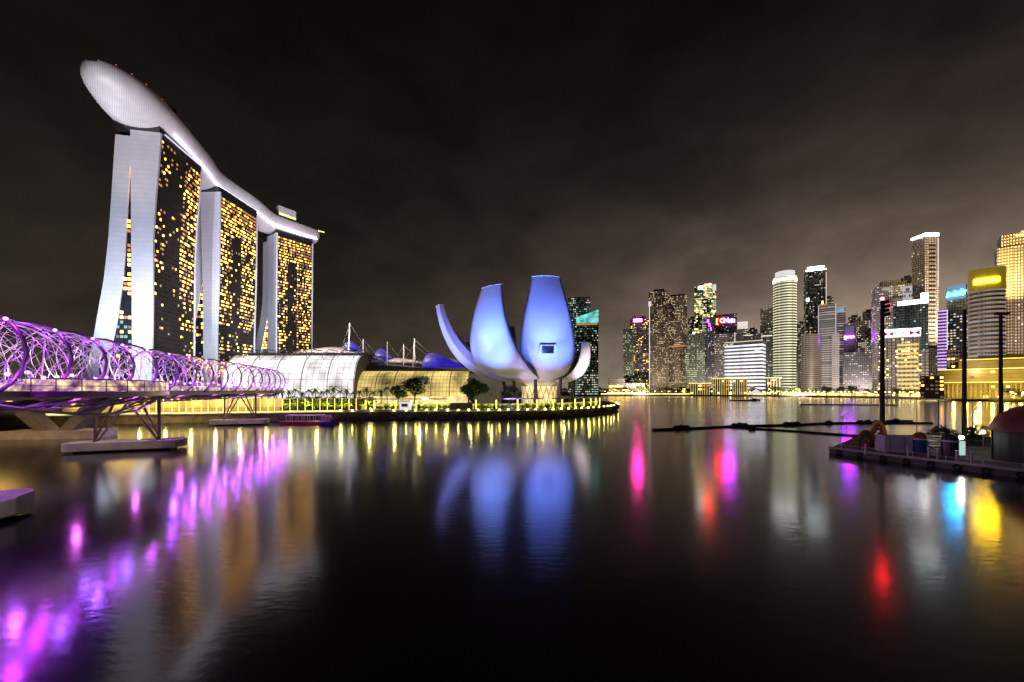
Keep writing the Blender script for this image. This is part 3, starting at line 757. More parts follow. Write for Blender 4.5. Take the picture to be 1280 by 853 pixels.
# end wall closing the taller hall, dark roof over the lower hall
m = MB(); m.add([(XM + .2, y, z) for y, z in pa] + [(XM + .2, 262, 31.5), (XM + .2, 262, LZ + 6)], [tuple(range(len(pa) + 2))]); m.add([(XM - .4, y, z) for y, z in pa] + [(XM - .4, 262, 31.5), (XM - .4, 262, LZ + 6)], [tuple(range(len(pa) + 2))]); m.build('end_gable', M['roof_dark'], mall)
rr = []
for i in range(13):
    t = i / 12; x = XM + (XB + 4 - XM) * t; zt = 29 - 6.5 * t
    rr.append([(x, 239.5, 22.7), (x, 246, 22.7 + (zt - 22.7) * .6), (x, 262, zt), (x, 262, zt - 1), (x, 246, 21.5 + (zt - 22.7) * .6), (x, 239.5, 21.8)])
MB().loft(rr).build('roof', M['roof_dark'], mall)
for (x0, x1, zr, y0, nm) in ((-150, -86, 40.5, 250, 'theatre_roof'), (-90, -62, 33.5, 262, 'theatre_roof'), (-62, -30, 34, 268, 'theatre_roof')):
    rr = []
    for i in range(17):
        t = i / 16; x = x0 + (x1 - x0) * t; h = (math.sin(math.pi * (t ** .85)) ** .8 if 0 < t < 1 else 0)
        zz = 30 + (zr - 30) * h
        rr.append([(x, y0, 30 + (zz - 30) * .15 - .2), (x, y0 + 8, 30 + (zz - 30) * .75), (x, y0 + 22, zz), (x, y0 + 40, 30 + (zz - 30) * .8), (x, y0 + 50, 29), (x, y0, 29)])
    MB().loft(rr).build(nm, M['roof_white'], mall, smooth=True)
for x in range(-155, -90, 9):
    b = MB(); b.tube([(x, 231, 26), (x + 1.5, 229, 31), (x + 4.5, 231, 34.5), (x + 7, 236, 34)], .28, 5); b.build('canopy_arm', M['white_paint'], mall)
for (cx, cyy, zz, lx, lz) in ((-80, 268, 29, 24, 8), (-97, 262, 36, 5, 3.4), (-70, 266, 29, 7, 5)):
    pass
def canopy(px0, px1, yt, yb, D):
    x0 = at(px0, D).x; x1 = at(px1, D).x; z1 = zof(yt, D); z0 = zof(yb, D)
    rr = []
    for i in range(15):
        t = i / 14; x = x0 + (x1 - x0) * t; h = max(.03, math.sin(math.pi * min(1, .12 + t ** .6 * .88)) ** .7) * (1 - .35 * t)
        rr.append([(x, D - 9 * math.cos(math.pi * j / 10), z0 + (z1 - z0) * h * (1 + .035 * (i % 2)) * math.sin(math.pi * j / 10)) for j in range(11)])
    o = MB().loft(rr).build('fabric_canopy', M['canopy_blue'], None)
    return o
for k, a in enumerate(((531, 578, 440, 459, 262), (474, 487, 435, 447, 262), (436, 447, 426, 436, 262))):
    o = canopy(*a); tag(o, ['long ribbed canopy glowing deep blue on the hall roof beside the museum', 'blue lit canopy between two white masts on the hall roof', 'smallest blue lit canopy, beside the tallest white mast'][k], 'canopy')
def mast(px, yt, yb, D, label, stays, lean=0, r=.42):
    p = at(px, D); zb = zof(yb, D); zt = zof(yt, D)
    t = thing('mast', label, 'mast', (p.x, D, zb), 0, 'white masts over the hall roof')
    MB().tube([(0, 0, -2), (lean, 0, zt - zb)], [r, r * .6], 7).build('pole', M['white_paint'], t)
    for (dx, dz) in stays: MB().bar((lean, 0, zt - zb - .5), (dx, 6, dz), .1, 4).build('stay_cable', M['steel'], t)
    return p
mast(435.5, 404, 440, 250, 'tallest white mast, above the bright white hall front', ((12, -2), (-8, -1)), .8, .6)
mast(454, 424, 452, 252, 'white mast with two stays right of the tallest mast', ((-10, -2), (14, -3)))
mast(484, 427, 453, 252, 'single white mast between two blue canopies', ((10, -2),))
mast(504.5, 431, 453, 252, 'short white mast left of the paired masts', ((-9, -2), (13, -2)))
mast(516, 424, 456, 250, 'first of two paired masts leaning together', ((22, -3),), 1.2)
mast(519.5, 430, 456, 253, 'second, shorter mast of the leaning pair', ((16, -2), (-12, -2)), -1.0)
for px in (330, 370, 410, 445): lamp('SPOT', (at(px, 232).x, 226, 52), (1, .84, .78), 60000, (at(px, 262).x, 266, 36), 80, .8)  # floods added in mid-air to brighten the theatre roofs
lamp('SPOT', (-64, 238, 50), (1, .82, .7), 60000, (-66, 282, 32), 100, .8)

# ------------------------------------------------------------------ promenade: lamps, lit columns, walls, plants
def fpath(px_or_t):
    return None
FR = [Vector((x, y, 0)) for x, y in front]; FL = [0]
for a, b in zip(FR, FR[1:]): FL.append(FL[-1] + (b - a).length)
def edge(s):
    for i in range(len(FR) - 1):
        if s <= FL[i + 1]:
            t = (s - FL[i]) / (FL[i + 1] - FL[i]); d = (FR[i + 1] - FR[i]).normalized(); return FR[i].lerp(FR[i + 1], t), d, Vector((-d.y, d.x, 0))
    d = (FR[-1] - FR[-2]).normalized(); return FR[-1], d, Vector((-d.y, d.x, 0))
def s_of_px(px):
    best = min(((abs(640 + F * edge(k * .5)[0].x / edge(k * .5)[0].y - px)), k * .5) for k in range(int(FL[-1] * 2)))
    return best[1]
SA = s_of_px(425)
def wallribbon(s0, s1, o0, o1, z0, z1, n=40):
    rr = []
    for i in range(n + 1):
        p, d, b = edge(s0 + (s1 - s0) * i / n); rr.append([p + b * o0 + Vector((0, 0, z0)), p + b * o1 + Vector((0, 0, z0)), p + b * o1 + Vector((0, 0, z1)), p + b * o0 + Vector((0, 0, z1))])
    return MB().loft(rr)
tag(wallribbon(0, FL[-1], -.5, .8, LZ - .6, LZ + .15, 80).build('quay_wall', M['concrete']), 'low pale concrete coping wall running along the museum and mall quay', 'quay wall')
# planting on the slope below the coping
def leafmass(m, c, rad, n, size, mi=0, flat=.7):
    for _ in range(n):
        while True:
            v = Vector((random.uniform(-1, 1), random.uniform(-1, 1), random.uniform(-1, 1)))
            if .2 < v.length < 1: break
        p = Vector(c) + Vector((v.x * rad[0], v.y * rad[1], v.z * rad[2])); a = random.uniform(0, 6.28); t = random.uniform(-.8, .8); sz = size * random.uniform(.6, 1.3)
        e1 = Vector((math.cos(a), math.sin(a), t * .6)) * sz; e2 = Vector((-math.sin(a), math.cos(a), random.uniform(-flat, flat))) * sz * .6
        m.add([p - e1, p - e2, p + e1, p + e2], [(0, 1, 2, 3)], mi)
m = MB(); s = SA
while s < FL[-1]:
    p, d, b = edge(s); leafmass(m, p - b * .9 + Vector((0, 0, 1.7)), (.7, .8, 1.0), 14, .35); s += .55
tag(m.build('edge_planting', M['leaf'], fix=False), kind='stuff')
# round lamps on the coping
lampthing = thing('quay_lamp', 'small round yellow lamp on the museum quay wall', 'lamp', (0, 0, 0), 0, 'round lamps along the quay edge')
MB().cyl((0, 0, -.35), .16, .4, 8).build('housing', M['dark_metal'], lampthing)
MB().ball((0, 0, .22), .24, 6).build('lens', M['lamp_warm'], lampthing)
reg(lampthing); first = True
pxs = [426, 441, 466, 493, 508, 520, 533, 545.5, 560, 572.5, 585.5, 598, 610.5, 623, 635, 647, 658, 669, 680, 690, 700, 709, 718, 726, 733.5, 740.5, 747, 753, 758, 762, 765.5, 768.5, 771, 773]
for px in pxs:
    p, d, b = edge(s_of_px(px)); loc = p - b * .75 + Vector((0, 0, LZ - .1))
    if first: lampthing.location = loc; first = False
    else: dup(lampthing, loc)
# glowing columns of the low arcade
colthing = thing('light_column', 'glowing yellow column of the promenade arcade', 'light column', (0, 0, 0), 0, 'glowing columns along the promenade')
MB().cyl((0, 0, 0), .42, .3, 10).build('base', M['concrete'], colthing)
MB().cyl((0, 0, .3), .26, 3.5, 10).build('shaft', M['column_glow'], colthing)
MB().cyl((0, 0, 3.8), .34, .2, 10, r2=.5).build('capital', M['concrete'], colthing)
reg(colthing); first = True
for px in (457, 468, 494.5, 520.5, 546, 595, 620.5, 647, 671, 703, 714, 730, 743, 751, 757, 762):
    s = s_of_px(px); p, d, b = edge(s); loc = p + b * 5 + Vector((0, 0, LZ))
    k = (p.y + 5) / p.y; loc.x = loc.x if px > 700 else (px - 640) / F * loc.y
    if first: colthing.location = loc; first = False
    else: dup(colthing, loc)
for px0, px1, lab in ((440, 556, 'low flat arcade roof on glowing columns in front of the gold hall'), (590, 684, 'low flat arcade roof on glowing columns below the museum'), (698, 768, 'low flat arcade roof on glowing columns near the promontory tip')):
    o = wallribbon(s_of_px(px0), s_of_px(px1), 3.8, 6.6, LZ + 4.02, LZ + 4.35, 24).build('arcade_roof', M['concrete']); tag(o, lab, 'roof')
o = wallribbon(s_of_px(440), s_of_px(768), 8.5, 8.9, LZ, LZ + 2.1, 60).build('planter_wall', M['planter_glow']); tag(o, 'planter wall with a soft painted glow behind the promenade columns', 'wall')
# lettering on the hedge wall
m = MB(); sx = s_of_px(561); k = 0; s1 = s_of_px(588)
while sx < s1:
    p, d, b = edge(sx); h = random.choice((.9, 1.1, .8, 1.2)); o = p + b * 4.3
    m.box(o + Vector((0, 0, LZ + 3.4)), (.16, .12, h)); 
    if k % 3: m.box(o + d * .25 + Vector((0, 0, LZ + 3.4 + random.choice((-.35, .35)))), (.5, .12, .16))
    sx += random.choice((.75, .85, 1.3)); k += 1
sg = thing('letter_sign', 'row of small white letters above a dark hedge left of the museum', 'sign', (0, 0, 0)); m.build('lettering', M['sign_white'] if False else M['panel_white'], sg, fix=False)
MB().box(edge(s_of_px(574))[0] + Vector((0, 5.4, LZ + 1.3)), (8.6, 1.4, 2.6)).build('hedge_box', M['leaf_dark'], sg)
# white kiosk
kp = at(507, 156); ks = thing('kiosk', 'small brightly lit white kiosk on the promenade', 'kiosk', (kp.x, 156, LZ))
MB().box((0, 0, 1.6), (4, 3, 3.2)).build('cabin', M['panel_white'], ks); MB().box((0, 0, 3.35), (4.8, 3.8, .3)).build('roof', M['white_paint'], ks)
MB().box((0, -1.55, 1.8), (2.4, .12, 1.2)).build('hatch', M['dark_metal'], ks)
# waterfront boardwalk below the footbridge end
o = wallribbon(s_of_px(60), s_of_px(425), -1.2, -.55, LZ - .2, LZ + .25, 30).build('lit_kerb', M['strip_warm']); tag(o, 'glowing warm kerb line along the boardwalk beneath the footbridge', 'kerb light')
o = wallribbon(s_of_px(40), s_of_px(345), 9, 10, LZ, LZ + 4.6, 30).build('retaining_wall', M['stone']); tag(o, 'warm lit stone wall behind the boardwalk beneath the footbridge', 'wall')
pl = thing('light_post', 'slim glowing post along the boardwalk between footbridge end and red boat', 'light post', (0, 0, 0), 0, 'slim glowing posts along the boardwalk')
MB().cyl((0, 0, 0), .11, 4.6, 6).build('shaft', M['column_glow'], pl); MB().cyl((0, 0, -.02), .3, .12, 8).build('base', M['dark_metal'], pl); MB().ball((0, 0, 4.7), .18, 6).build('cap', M['dark_metal'], pl)
reg(pl); first = True
for k in range(30):
    px = 172 + k * 9.4
    s = s_of_px(px); p, d, b = edge(s); loc = p + b * 2.2 + Vector((0, 0, LZ))
    if first: pl.location = loc; first = False
    else: dup(pl, loc)
for px in range(60, 760, 33):
    s = s_of_px(px); p, d, b = edge(s)
    lamp('POINT', p + b * 6.5 + Vector((0, 0, LZ + 3.1)), (1, .84, .26), (1900 if px < 540 else 420) if px > 330 else 900, radius=.25)

# ------------------------------------------------------------------ trees
def tree_proto(name, label, cat, h, r, n, leaf, mat, group, loc=(0, 0, 0)):
    t = thing(name, label, cat, loc, 0, group)
    m = MB(); m.tube([(0, 0, 0), (.1 * r, 0, h * .35), (0, .1 * r, h * .62)], [.06 * h * .5, .045 * h * .5, .02 * h], 7)
    for a in range(5):
        g = a * 1.26; m.tube([(.1 * r, 0, h * .35), (math.cos(g) * r * .4, math.sin(g) * r * .4, h * .6), (math.cos(g) * r * .7, math.sin(g) * r * .7, h * .74)], [.035 * h * .5, .02 * h * .5, .008 * h], 5)
    m.build('trunk', M['bark'], t)
    m = MB()
    for k in range(9):
        g = k * 2.4; rr_ = r * (.2 + .55 * ((k * .37) % 1)); c = (math.cos(g) * rr_, math.sin(g) * rr_, h * (.58 + .32 * ((k * .61) % 1)))
        leafmass(m, c, (r * .48, r * .48, h * .17), n // 9, leaf)
    m.build('crown', mat, t, fix=False)
    reg(t); return t
def palm_proto(label, h):
    t = thing('palm_tree', label, 'palm', (0, 0, 0), 0, 'palms on the promenade')
    MB().tube([(0, 0, 0), (.15, 0, h * .5), (0, .1, h)], [.22, .16, .13], 6).build('trunk', M['bark'], t)
    m = MB()
    for k in range(16):
        g = k * 2.399; up = .9 - (k % 4) * .45; dirv = Vector((math.cos(g), math.sin(g), 0)); sd = Vector((-dirv.y, dirv.x, 0)); pr_ = None
        for i in range(6):
            q0 = i / 6 * 2.5; q1 = (i + 1) / 6 * 2.5
            a = Vector((0, 0, h)) + dirv * q0 + Vector((0, 0, up * q0 - .32 * q0 * q0)); b = Vector((0, 0, h)) + dirv * q1 + Vector((0, 0, up * q1 - .32 * q1 * q1)); w = .42 * (1 - i / 6.5)
            m.add([a + sd * w * .9, a, b, b + sd * w * .6 - Vector((0, 0, .15))], [(0, 1, 2, 3)]); m.add([a, a - sd * w * .9, b - sd * w * .6 - Vector((0, 0, .15)), b], [(0, 1, 2, 3)])
    m.build('crown', M['palm_leaf'], t, fix=False); reg(t); return t
big = tree_proto('broadleaf_tree', 'big round dark tree in front of the gold hall front', 'tree', 13.5, 5.6, 2200, .55, M['leaf_dark'], None)
big.location = at(517, 170, LZ)
c = dup(big, at(497, 172, LZ), 1.2, 'lower dark tree left of the big round tree', scale=.72)
c = dup(big, at(597, 182, LZ), 2.2, 'dark tree between the gold hall and the museum', scale=.95); c = dup(big, at(585, 186, LZ), .4, 'slim green tree at the end of the gold hall', scale=.8)
c = dup(big, at(641, 178, LZ), 3.2, 'tree standing under the petals beside the lattice lobby', scale=.72)
pm = palm_proto('palm with bright green fronds in the promenade palm row', 7.4); first = True
for k, px in enumerate((352, 361, 369, 378, 386, 394, 402, 409, 417, 425, 433, 441, 449, 458, 466, 476, 484)):
    D_ = 158 + (k * 7) % 11
    if first: pm.location = at(px, D_, LZ); first = False
    else: dup(pm, at(px, D_, LZ), k * 1.3, scale=.85 + .3 * ((k * .37) % 1))
for px, D_, pw_ in ((356, 154, 9000), (382, 154, 9000), (408, 154, 9000), (434, 155, 9000), (462, 156, 8000), (500, 162, 2600), (520, 161, 2600), (592, 172, 2200), (640, 170, 1600)):
    q_ = at(px, D_, LZ + .4); lamp('SPOT', q_, (.95, 1, .30), pw_, q_ + Vector((0, 6, 6)), 130, .9, .2)
sh = thing('shrub', 'rounded green shrub behind the promenade columns', 'shrub', (0, 0, 0), 0, 'shrubs behind the promenade columns')
m = MB(); leafmass(m, (0, 0, .95), (1.5, 1.1, .95), 240, .3); m.build('crown', M['leaf'], sh, fix=False)
m = MB()
for a in range(5): m.bar((0, 0, 0), (math.cos(a * 1.26) * .7, math.sin(a * 1.26) * .5, 1.1), .05, 4)
m.build('stem', M['bark'], sh); reg(sh); first = True
for k in range(15): dup(sh, at(350 + k * 8.1, 157 + (k * 3 % 4), LZ + 1.2), k * 1.7, 'taller bright green bush behind the slim glowing posts', scale=1.7 + .5 * ((k * .47) % 1))['group'] = 'tall bushes behind the slim glowing posts'
for k in range(52):
    px = 348 + k * 8.2; s = s_of_px(px); p, d, b = edge(s); loc = p + b * (6.4 + (k * 5 % 7) * .22) + Vector((0, 0, LZ))
    if first: sh.location = loc; first = False
    else: dup(sh, loc, k * .7, scale=.8 + .45 * ((k * .61) % 1))

# ------------------------------------------------------------------ skyline across the bay
def wallmat(name, col, seam, du, dz, w=.25, **k): M[name] = panels(name, col, seam, du, dz, w, **k)
wallmat('w_teal', (.09, .16, .16), (.02, .03, .03), 3, 4, .3, rough=.3)
wallmat('w_brown', (.17, .13, .095), (.03, .025, .02), 3.2, 3.6, .3, rough=.4)
wallmat('w_green', (.12, .14, .10), (.02, .025, .02), 3, 4, .3, rough=.4)
wallmat('w_dark', (.11, .11, .115), (.02, .02, .022), 3, 4, .3, rough=.3)
wallmat('w_violet', (.14, .11, .17), (.025, .02, .03), 3, 4, .3, rough=.3)
wallmat('w_grey', (.26, .245, .235), (.09, .085, .08), 2.6, 3.8, .45, rough=.6)
wallmat('w_light', (.42, .39, .37), (.10, .09, .085), 2.8, 3.8, .45, rough=.6)
wallmat('w_cream', (.54, .45, .34), (.07, .05, .035), 2.4, 3.8, .42, rough=.7)
wallmat('w_pale', (.46, .42, .37), (.14, .11, .08), 4.4, 4.2, .35, rough=.7)
for k, v in {'w_teal': 0, }.items(): pass

def bld(name, label, cat, px0, px1, yt, D, yaw=0, dr=.8, wall='w_dark', fh=4.0, bay=3.2, p=.3, cols=('win_white',), dim=None, pd=.4, base=2.0, style='grid', zlit=None, band='band_white', wsz=(.62, .42), cap=100, group=None, fband=.42):
    pc = (px0 + px1) / 2; th = math.atan((pc - 640) / F); ya = R(yaw)
    wp = (px1 - px0) * D * math.cos(th) / F
    Wd = wp / (math.cos(ya) + dr * abs(math.sin(ya))) if style != 'round' else wp
    dep = Wd * dr; X = (pc - 640) / F * D; k = 1 + (dep / 2) / math.hypot(X, D)
    root = thing(name, label, cat, (X * k, D * k, base), -th + ya, group)
    root['category'] = cat
    Hh = zof(yt, D) - base
    if style == 'round':
        MB().cyl((0, 0, 0), Wd / 2, Hh, 32).build('wall', M[wall], root, smooth=False)
    else:
        MB().box((0, 0, Hh / 2), (Wd, dep, Hh)).build('wall', M[wall], root)
    items = []; ph1, ph2 = random.uniform(0, 6), random.uniform(0, 6)
    nf = max(1, int(Hh / fh))
    if style == 'grid':
        faces = [(0, Wd)]
        if yaw > 4: faces.append((1, dep))      # side faces that come into view
        if yaw < -4: faces.append((-1, dep))
        for side, ww in faces:
            nb = max(1, int(ww / bay)); bw = ww / nb
            for j in range(nf):
                zz = (j + .5) * Hh / nf; run = random.random()
                for i in range(nb):
                    x = -ww / 2 + (i + .5) * bw
                    pp = p if zlit is None else p * zlit(zz / Hh, (x + ww / 2) / ww)
                    cl_ = math.sin(i * .55 + ph1) * math.sin(j * .31 + ph2); pp *= max(.25, 1 + 1.1 * cl_)
                    if run > .9: pp = min(1, pp * 2.2)
                    r = random.random()
                    if r < pp: mt = random.choice(cols)
                    elif dim and r < pp + pd: mt = dim
                    else: continue
                    if side == 0: items.append(((x, -dep / 2 - .03, zz), (bw * wsz[0], .3, fh * wsz[1]), mt))
                    else: items.append(((-side * (Wd / 2 + .03), side * x, zz), (.3, bw * wsz[0], fh * wsz[1]), mt))
        windows(root, items, cap)
    elif style in ('bands', 'round'):
        nf = min(nf, 90)
        for j in range(nf):
            zz = (j + .55) * Hh / nf
            if style == 'round': o = MB().cyl((0, 0, 0), Wd / 2 + .25, Hh / nf * fband, 32)
            else: o = MB().box((0, 0, Hh / nf * fband / 2), (Wd + .5, dep + .5, Hh / nf * fband))
            mt = band if isinstance(band, str) else random.choice(band)
            o = o.build('window_band', M[mt], root, fix=False); o.location = (0, 0, zz)
    root['_w'] = Wd; root['_d'] = dep; root['_h'] = Hh
    return root, Wd, dep, Hh
def part(root, nm, c, d, mat, rz=0):
    o = MB().box((0, 0, 0), d).build(nm, M[mat] if isinstance(mat, str) else mat, root, fix=False); o.location = c; o.rotation_euler = (0, 0, rz); return o
def sign_text(root, txt, c, size, mat, ext=.4):
    x = -sum(.72 for _ in txt) * size / 2
    for ch in txt:
        cu = bpy.data.curves.new('glyph', 'FONT'); cu.body = ch; cu.size = size; cu.extrude = ext; cu.align_x = 'CENTER'; cu.align_y = 'CENTER'
        tmp = bpy.data.objects.new('glyph', cu); COL.objects.link(tmp); bpy.context.view_layer.update()
        me = bpy.data.meshes.new_from_object(tmp.evaluated_get(bpy.context.evaluated_depsgraph_get())); bpy.data.objects.remove(tmp)
        me.materials.clear(); me.materials.append(M[mat])
        o = put('letter', me, root); o.location = (c[0] + x + .36 * size, c[1], c[2]); o.rotation_euler = (R(90), 0, 0); x += .72 * size
def plant_room(root, w, d, h, frac=.6, hh=6, mat='w_grey', dx=0): return part(root, 'roof_plant', (dx, 0, h + hh / 2), (w * frac, d * frac, hh), mat)

WG = ('win_far', 'win_white', 'win_far', 'win_soft'); WW = ('win_white', 'win_far', 'win_cool'); GG = ('win_green', 'win_white', 'win_green')
b, w, d, h = bld('office_tower', 'teal lit tower behind the museum, taller rear block', 'office tower', 710, 738, 372, 790, 0, .7, 'w_teal', 4.2, 3, .25, ('win_teal', 'win_white'), 'win_dimgreen', .4)
part(b, 'roof_screen', (w * .12, -2, h - 9), (w * .7, d * .8, 20), 'w_grey')
b, w, d, h = bld('office_tower', 'teal tower right of the museum with slanted glass crown', 'office tower', 719, 748, 404, 740, 0, .7, 'w_teal', 4.2, 3, .22, ('win_teal', 'win_white'), 'win_dimgreen', .35, zlit=lambda z, x: 2.2 if z < .3 else .8)
m = MB(); m.add([(-w / 2 + 2, -d / 2, h), (w / 2, -d / 2, h), (w / 2, -d / 2, h + 24), (-w / 2 + 2, -d / 2, h + 11), (-w / 2 + 2, d / 2, h), (w / 2, d / 2, h), (w / 2, d / 2, h + 24), (-w / 2 + 2, d / 2, h + 11)], [(0, 1, 2, 3), (7, 6, 5, 4), (0, 4, 5, 1), (1, 5, 6, 2), (2, 6, 7, 3), (3, 7, 4, 0)])
m.build('glass_crown', emit('crown_teal', (.22, .9, .85), .75, vary=.6, vscale=.12), b)
part(b, 'light_band', (0, -d / 2 - .3, h - 2.4), (w * .92, .6, 2.4), 'win_amber')
b, w, d, h = bld('event_pavilion', 'low lit pavilion on the far shore between museum and towers', 'pavilion', 759, 806, 479, 830, 0, .5, 'w_grey', 5, 6, .1, WW)
for k, (x0, x1, zz) in enumerate(((-.45, .1, 9), (-.45, -.08, 17), (-.5, .5, 3.5))): part(b, 'light_band', (w * (x0 + x1) / 2, -d / 2 - .4, zz), (w * (x1 - x0), .8, 2.2), 'win_gold')
part(b, 'roof', (-w * .25, 0, h + 5), (w * .45, d * .9, 10), 'w_grey')
b, w, d, h = bld('apartment_tower', 'lower green lit apartment tower at the left end of the skyline', 'apartment tower', 779, 793, 411, 900, 0, 1.4, 'w_green', 3.6, 3, .22, GG, 'win_dimgreen', .4)
b, w, d, h = bld('apartment_tower', 'apartment tower topped by a glaring pink sign', 'apartment tower', 787, 811, 399, 930, 0, .8, 'w_violet', 3.6, 3, .22, ('win_white', 'win_green', 'win_warm'), 'win_dim', .35)
part(b, 'sign', (-w * .08, -d / 2 - .6, h - 3), (w * .42, 1, 6.5), 'sign_pink'); part(b, 'crown', (0, 0, h + 4), (w * .7, d * .6, 8), 'w_violet')
b, w, d, h = bld('apartment_tower', 'tall brown apartment tower with a white light line down its left edge', 'apartment tower', 811, 836, 364, 880, 0, .9, 'w_brown', 3.4, 2.6, .22, WG, 'win_dim', .45)
part(b, 'light_line', (-w / 2 + 1.2, -d / 2 - .4, h * .44), (.9, .6, h * .86), emit('line_white', (.95, .95, 1), 1.4)); part(b, 'light_box', (-w / 2 + 2, -d / 2 - .4, h - 27), (6, .8, 11), 'panel_white')
part(b, 'aircraft_light', (-2, 0, h + 7), (1.5, 1.5, 1.5), 'win_red'); plant_room(b, w, d, h, .55, 6, 'w_brown')
b, w, d, h = bld('apartment_tower', 'tall brown apartment twin right of the white light line', 'apartment tower', 835.5, 859, 370, 890, 0, .9, 'w_brown', 3.4, 2.6, .25, WG, 'win_dim', .45)
part(b, 'light_band', (0, -d / 2 - .4, h * .49), (w * .96, .6, 2.4), 'win_amber'); plant_room(b, w, d, h, .8, 4, 'w_brown')
b, w, d, h = bld('office_tower', 'bright banded tower with a white flare and red sign on top', 'office tower', 868, 895, 357, 1000, 0, .8, 'w_green', 4.2, 3.4, .62, ('win_white', 'win_gold', 'win_white', 'win_green'), 'win_dimgreen', .3, wsz=(.9, .45))
part(b, 'sign', (-w * .22, -d / 2 - .6, h - 5), (w * .2, 1, 8), 'crown_white'); part(b, 'sign', (w * .12, -d / 2 - .6, h + 1), (w * .34, 1, 4), 'sign_red'); part(b, 'crown', (w * .42, -d / 2, h - 8), (w * .16, 3, 16), 'panel_white')
b, w, d, h = bld('office_tower', 'green tinted lower tower right of the brown twins', 'office tower', 857, 881, 417, 860, 0, .8, 'w_green', 4, 3, .34, GG, 'win_dimgreen', .4, zlit=lambda z, x: 1.3 if z < .7 else .5)
part(b, 'lamp', (-w * .1, 0, h + 3), (2.5, 2.5, 3), 'crown_white')
b, w, d, h = bld('office_tower', 'dark tower with a purple lit corner beside the red sign', 'office tower', 879, 894, 397, 900, 0, 1, 'w_violet', 4, 3, .15, WW, 'win_dimcool', .3)
for k in range(3): part(b, 'sign', (-w * .1 + k * 3, -d / 2 - .5, h - 8 - k * 9), (5 - k, .8, 8), 'sign_purple')
b, w, d, h = bld('bank_tower', 'dark bank tower with a glowing red and pink sign at its top', 'bank tower', 891, 921, 393, 940, 0, .8, 'w_dark', 4, 3.2, .12, GG, 'win_dimgreen', .25)
sign_text(b, '[C', (-w * .22, -d / 2 - 1, h - 15), 15, 'sign_red'); sign_text(b, 'N', (w * .06, -d / 2 - 1, h - 15), 14, 'sign_magenta')
for k in range(3): part(b, 'lettering', (w * (.2 + .09 * k), -d / 2 - 1, h - 17 + k % 2), (2.0, .8, 6.5 + 2 * (k % 2)), 'sign_magenta')
b, w, d, h = bld('office_block', 'grey block with scattered windows behind the white banded building', 'office tower', 893, 925, 417, 880, 0, .6, 'w_grey', 4, 3, .14, WW, 'win_dim', .3)
part(b, 'light_line', (w * .3, -d / 2 - .4, h - 14), (1.2, .6, 30), 'win_white')
b, w, d, h = bld('office_tower', 'slim tower with a bright dotted top panel', 'office tower', 921.5, 935, 402, 950, 0, .8, 'w_grey', 4, 3, .15, WW, 'win_dim', .4)
part(b, 'lit_panel', (0, -d / 2 - .5, h - 9), (w * .96, .8, 17), emit('panel_warm', (1, .86, .78), .8, vary=.5, vscale=.4))
b, w, d, h = bld('office_block', 'low dark block with two bright strips left of the round tower', 'office tower', 928, 966, 417, 930, 0, .6, 'w_dark', 4, 3.2, .12, WW, 'win_dimgreen', .3)
part(b, 'light_band', (-w * .3, -d / 2 - .4, h - 3), (w * .28, .6, 2), 'win_white'); part(b, 'light_band', (w * .3, -d / 2 - .4, h - 7), (w * .35, .6, 2.4), 'win_white')
b, w, d, h = bld('office_tower', 'grey tower half hidden behind the round green lit tower', 'office tower', 950, 975, 385, 980, 0, .8, 'w_grey', 4, 3, .10, WW, 'win_dim', .35)
# white banded building
b, w, d, h = bld('office_building', 'wide white banded office building by the far shore', 'office building', 905, 957, 427, 790, -12, .45, 'w_dark', 6.8, 4, 0, style='bands', band='band_white', fband=.5)
for o in [c for c in b.children if c.name.startswith('window_band')]:
    pass
KID = [c for c in COL.objects if c.parent == b and c.name.startswith('window_band')]
for o in KID[-1:]: bpy.data.objects.remove(o)
part(b, 'roof_edge_light', (0, -d / 2, h), (w + 1, .8, 1.2), 'win_white'); sign_text(b, 'OUE', (-w * .38, -d / 2 - 1, h - 6), 9, 'win_white')
part(b, 'lit_panel', (w * .38, -d / 2 - .6, h - 18), (w * .16, .6, 4), 'win_cool')
part(b, 'podium', (w * .1, -d / 2 - 3, 3.5), (w * .4, 6, 7), 'w_light')
# round tower
b, w, d, h = bld('round_tower', 'cylindrical tower wrapped in yellow green light bands', 'office tower', 966, 996, 345, 880, wall='w_grey', fh=6.0, style='round', band='band_green')
o = MB().cyl((0, 0, h), w * .42, 12, 28).build('crown', M['panel_white'], b); o = MB().cyl((0, 0, h - 10), w / 2 + .5, 5, 28).build('crown_light', M['sign_white'], b); part(b, 'crown_lamp', (-w * .38, -w * .25, h - 6), (4, 4, 6), 'crown_white')
part(b, 'stair_core', (w * .47, 2, h * .2), (w * .16, w * .4, h * .4), 'w_dark')
b, w, d, h = bld('office_tower', 'dark tower with bright white crown right of the round tower', 'office tower', 1004, 1032.5, 338, 960, 10, .8, 'w_dark', 4.2, 3, .10, WW, 'win_dimgreen', .3)
part(b, 'crown', (0, 0, h + 4), (w * .84, d * .84, 8), 'panel_white'); part(b, 'crown_light', (0, -d / 2, h + .2), (w, 1.4, 2.2), 'crown_white'); part(b, 'crown_light', (0, -d * .42 - .5, h + 8), (w * .84, 1.4, 1.6), 'crown_white'); part(b, 'edge_glow', (w / 2, -d / 2, h * .6), (1.4, 1.4, h * .75), emit('edge_warm', (1, .8, .55), .8)); part(b, 'lamp', (-w * .42, -d / 2 - .5, h - 70), (5, 1, 7), 'sign_white')
b, w, d, h = bld('round_tower', 'short brown banded curved tower between two taller towers', 'office tower', 1001, 1026, 418, 800, wall='w_brown', fh=3.8, style='round', band='band_brown')
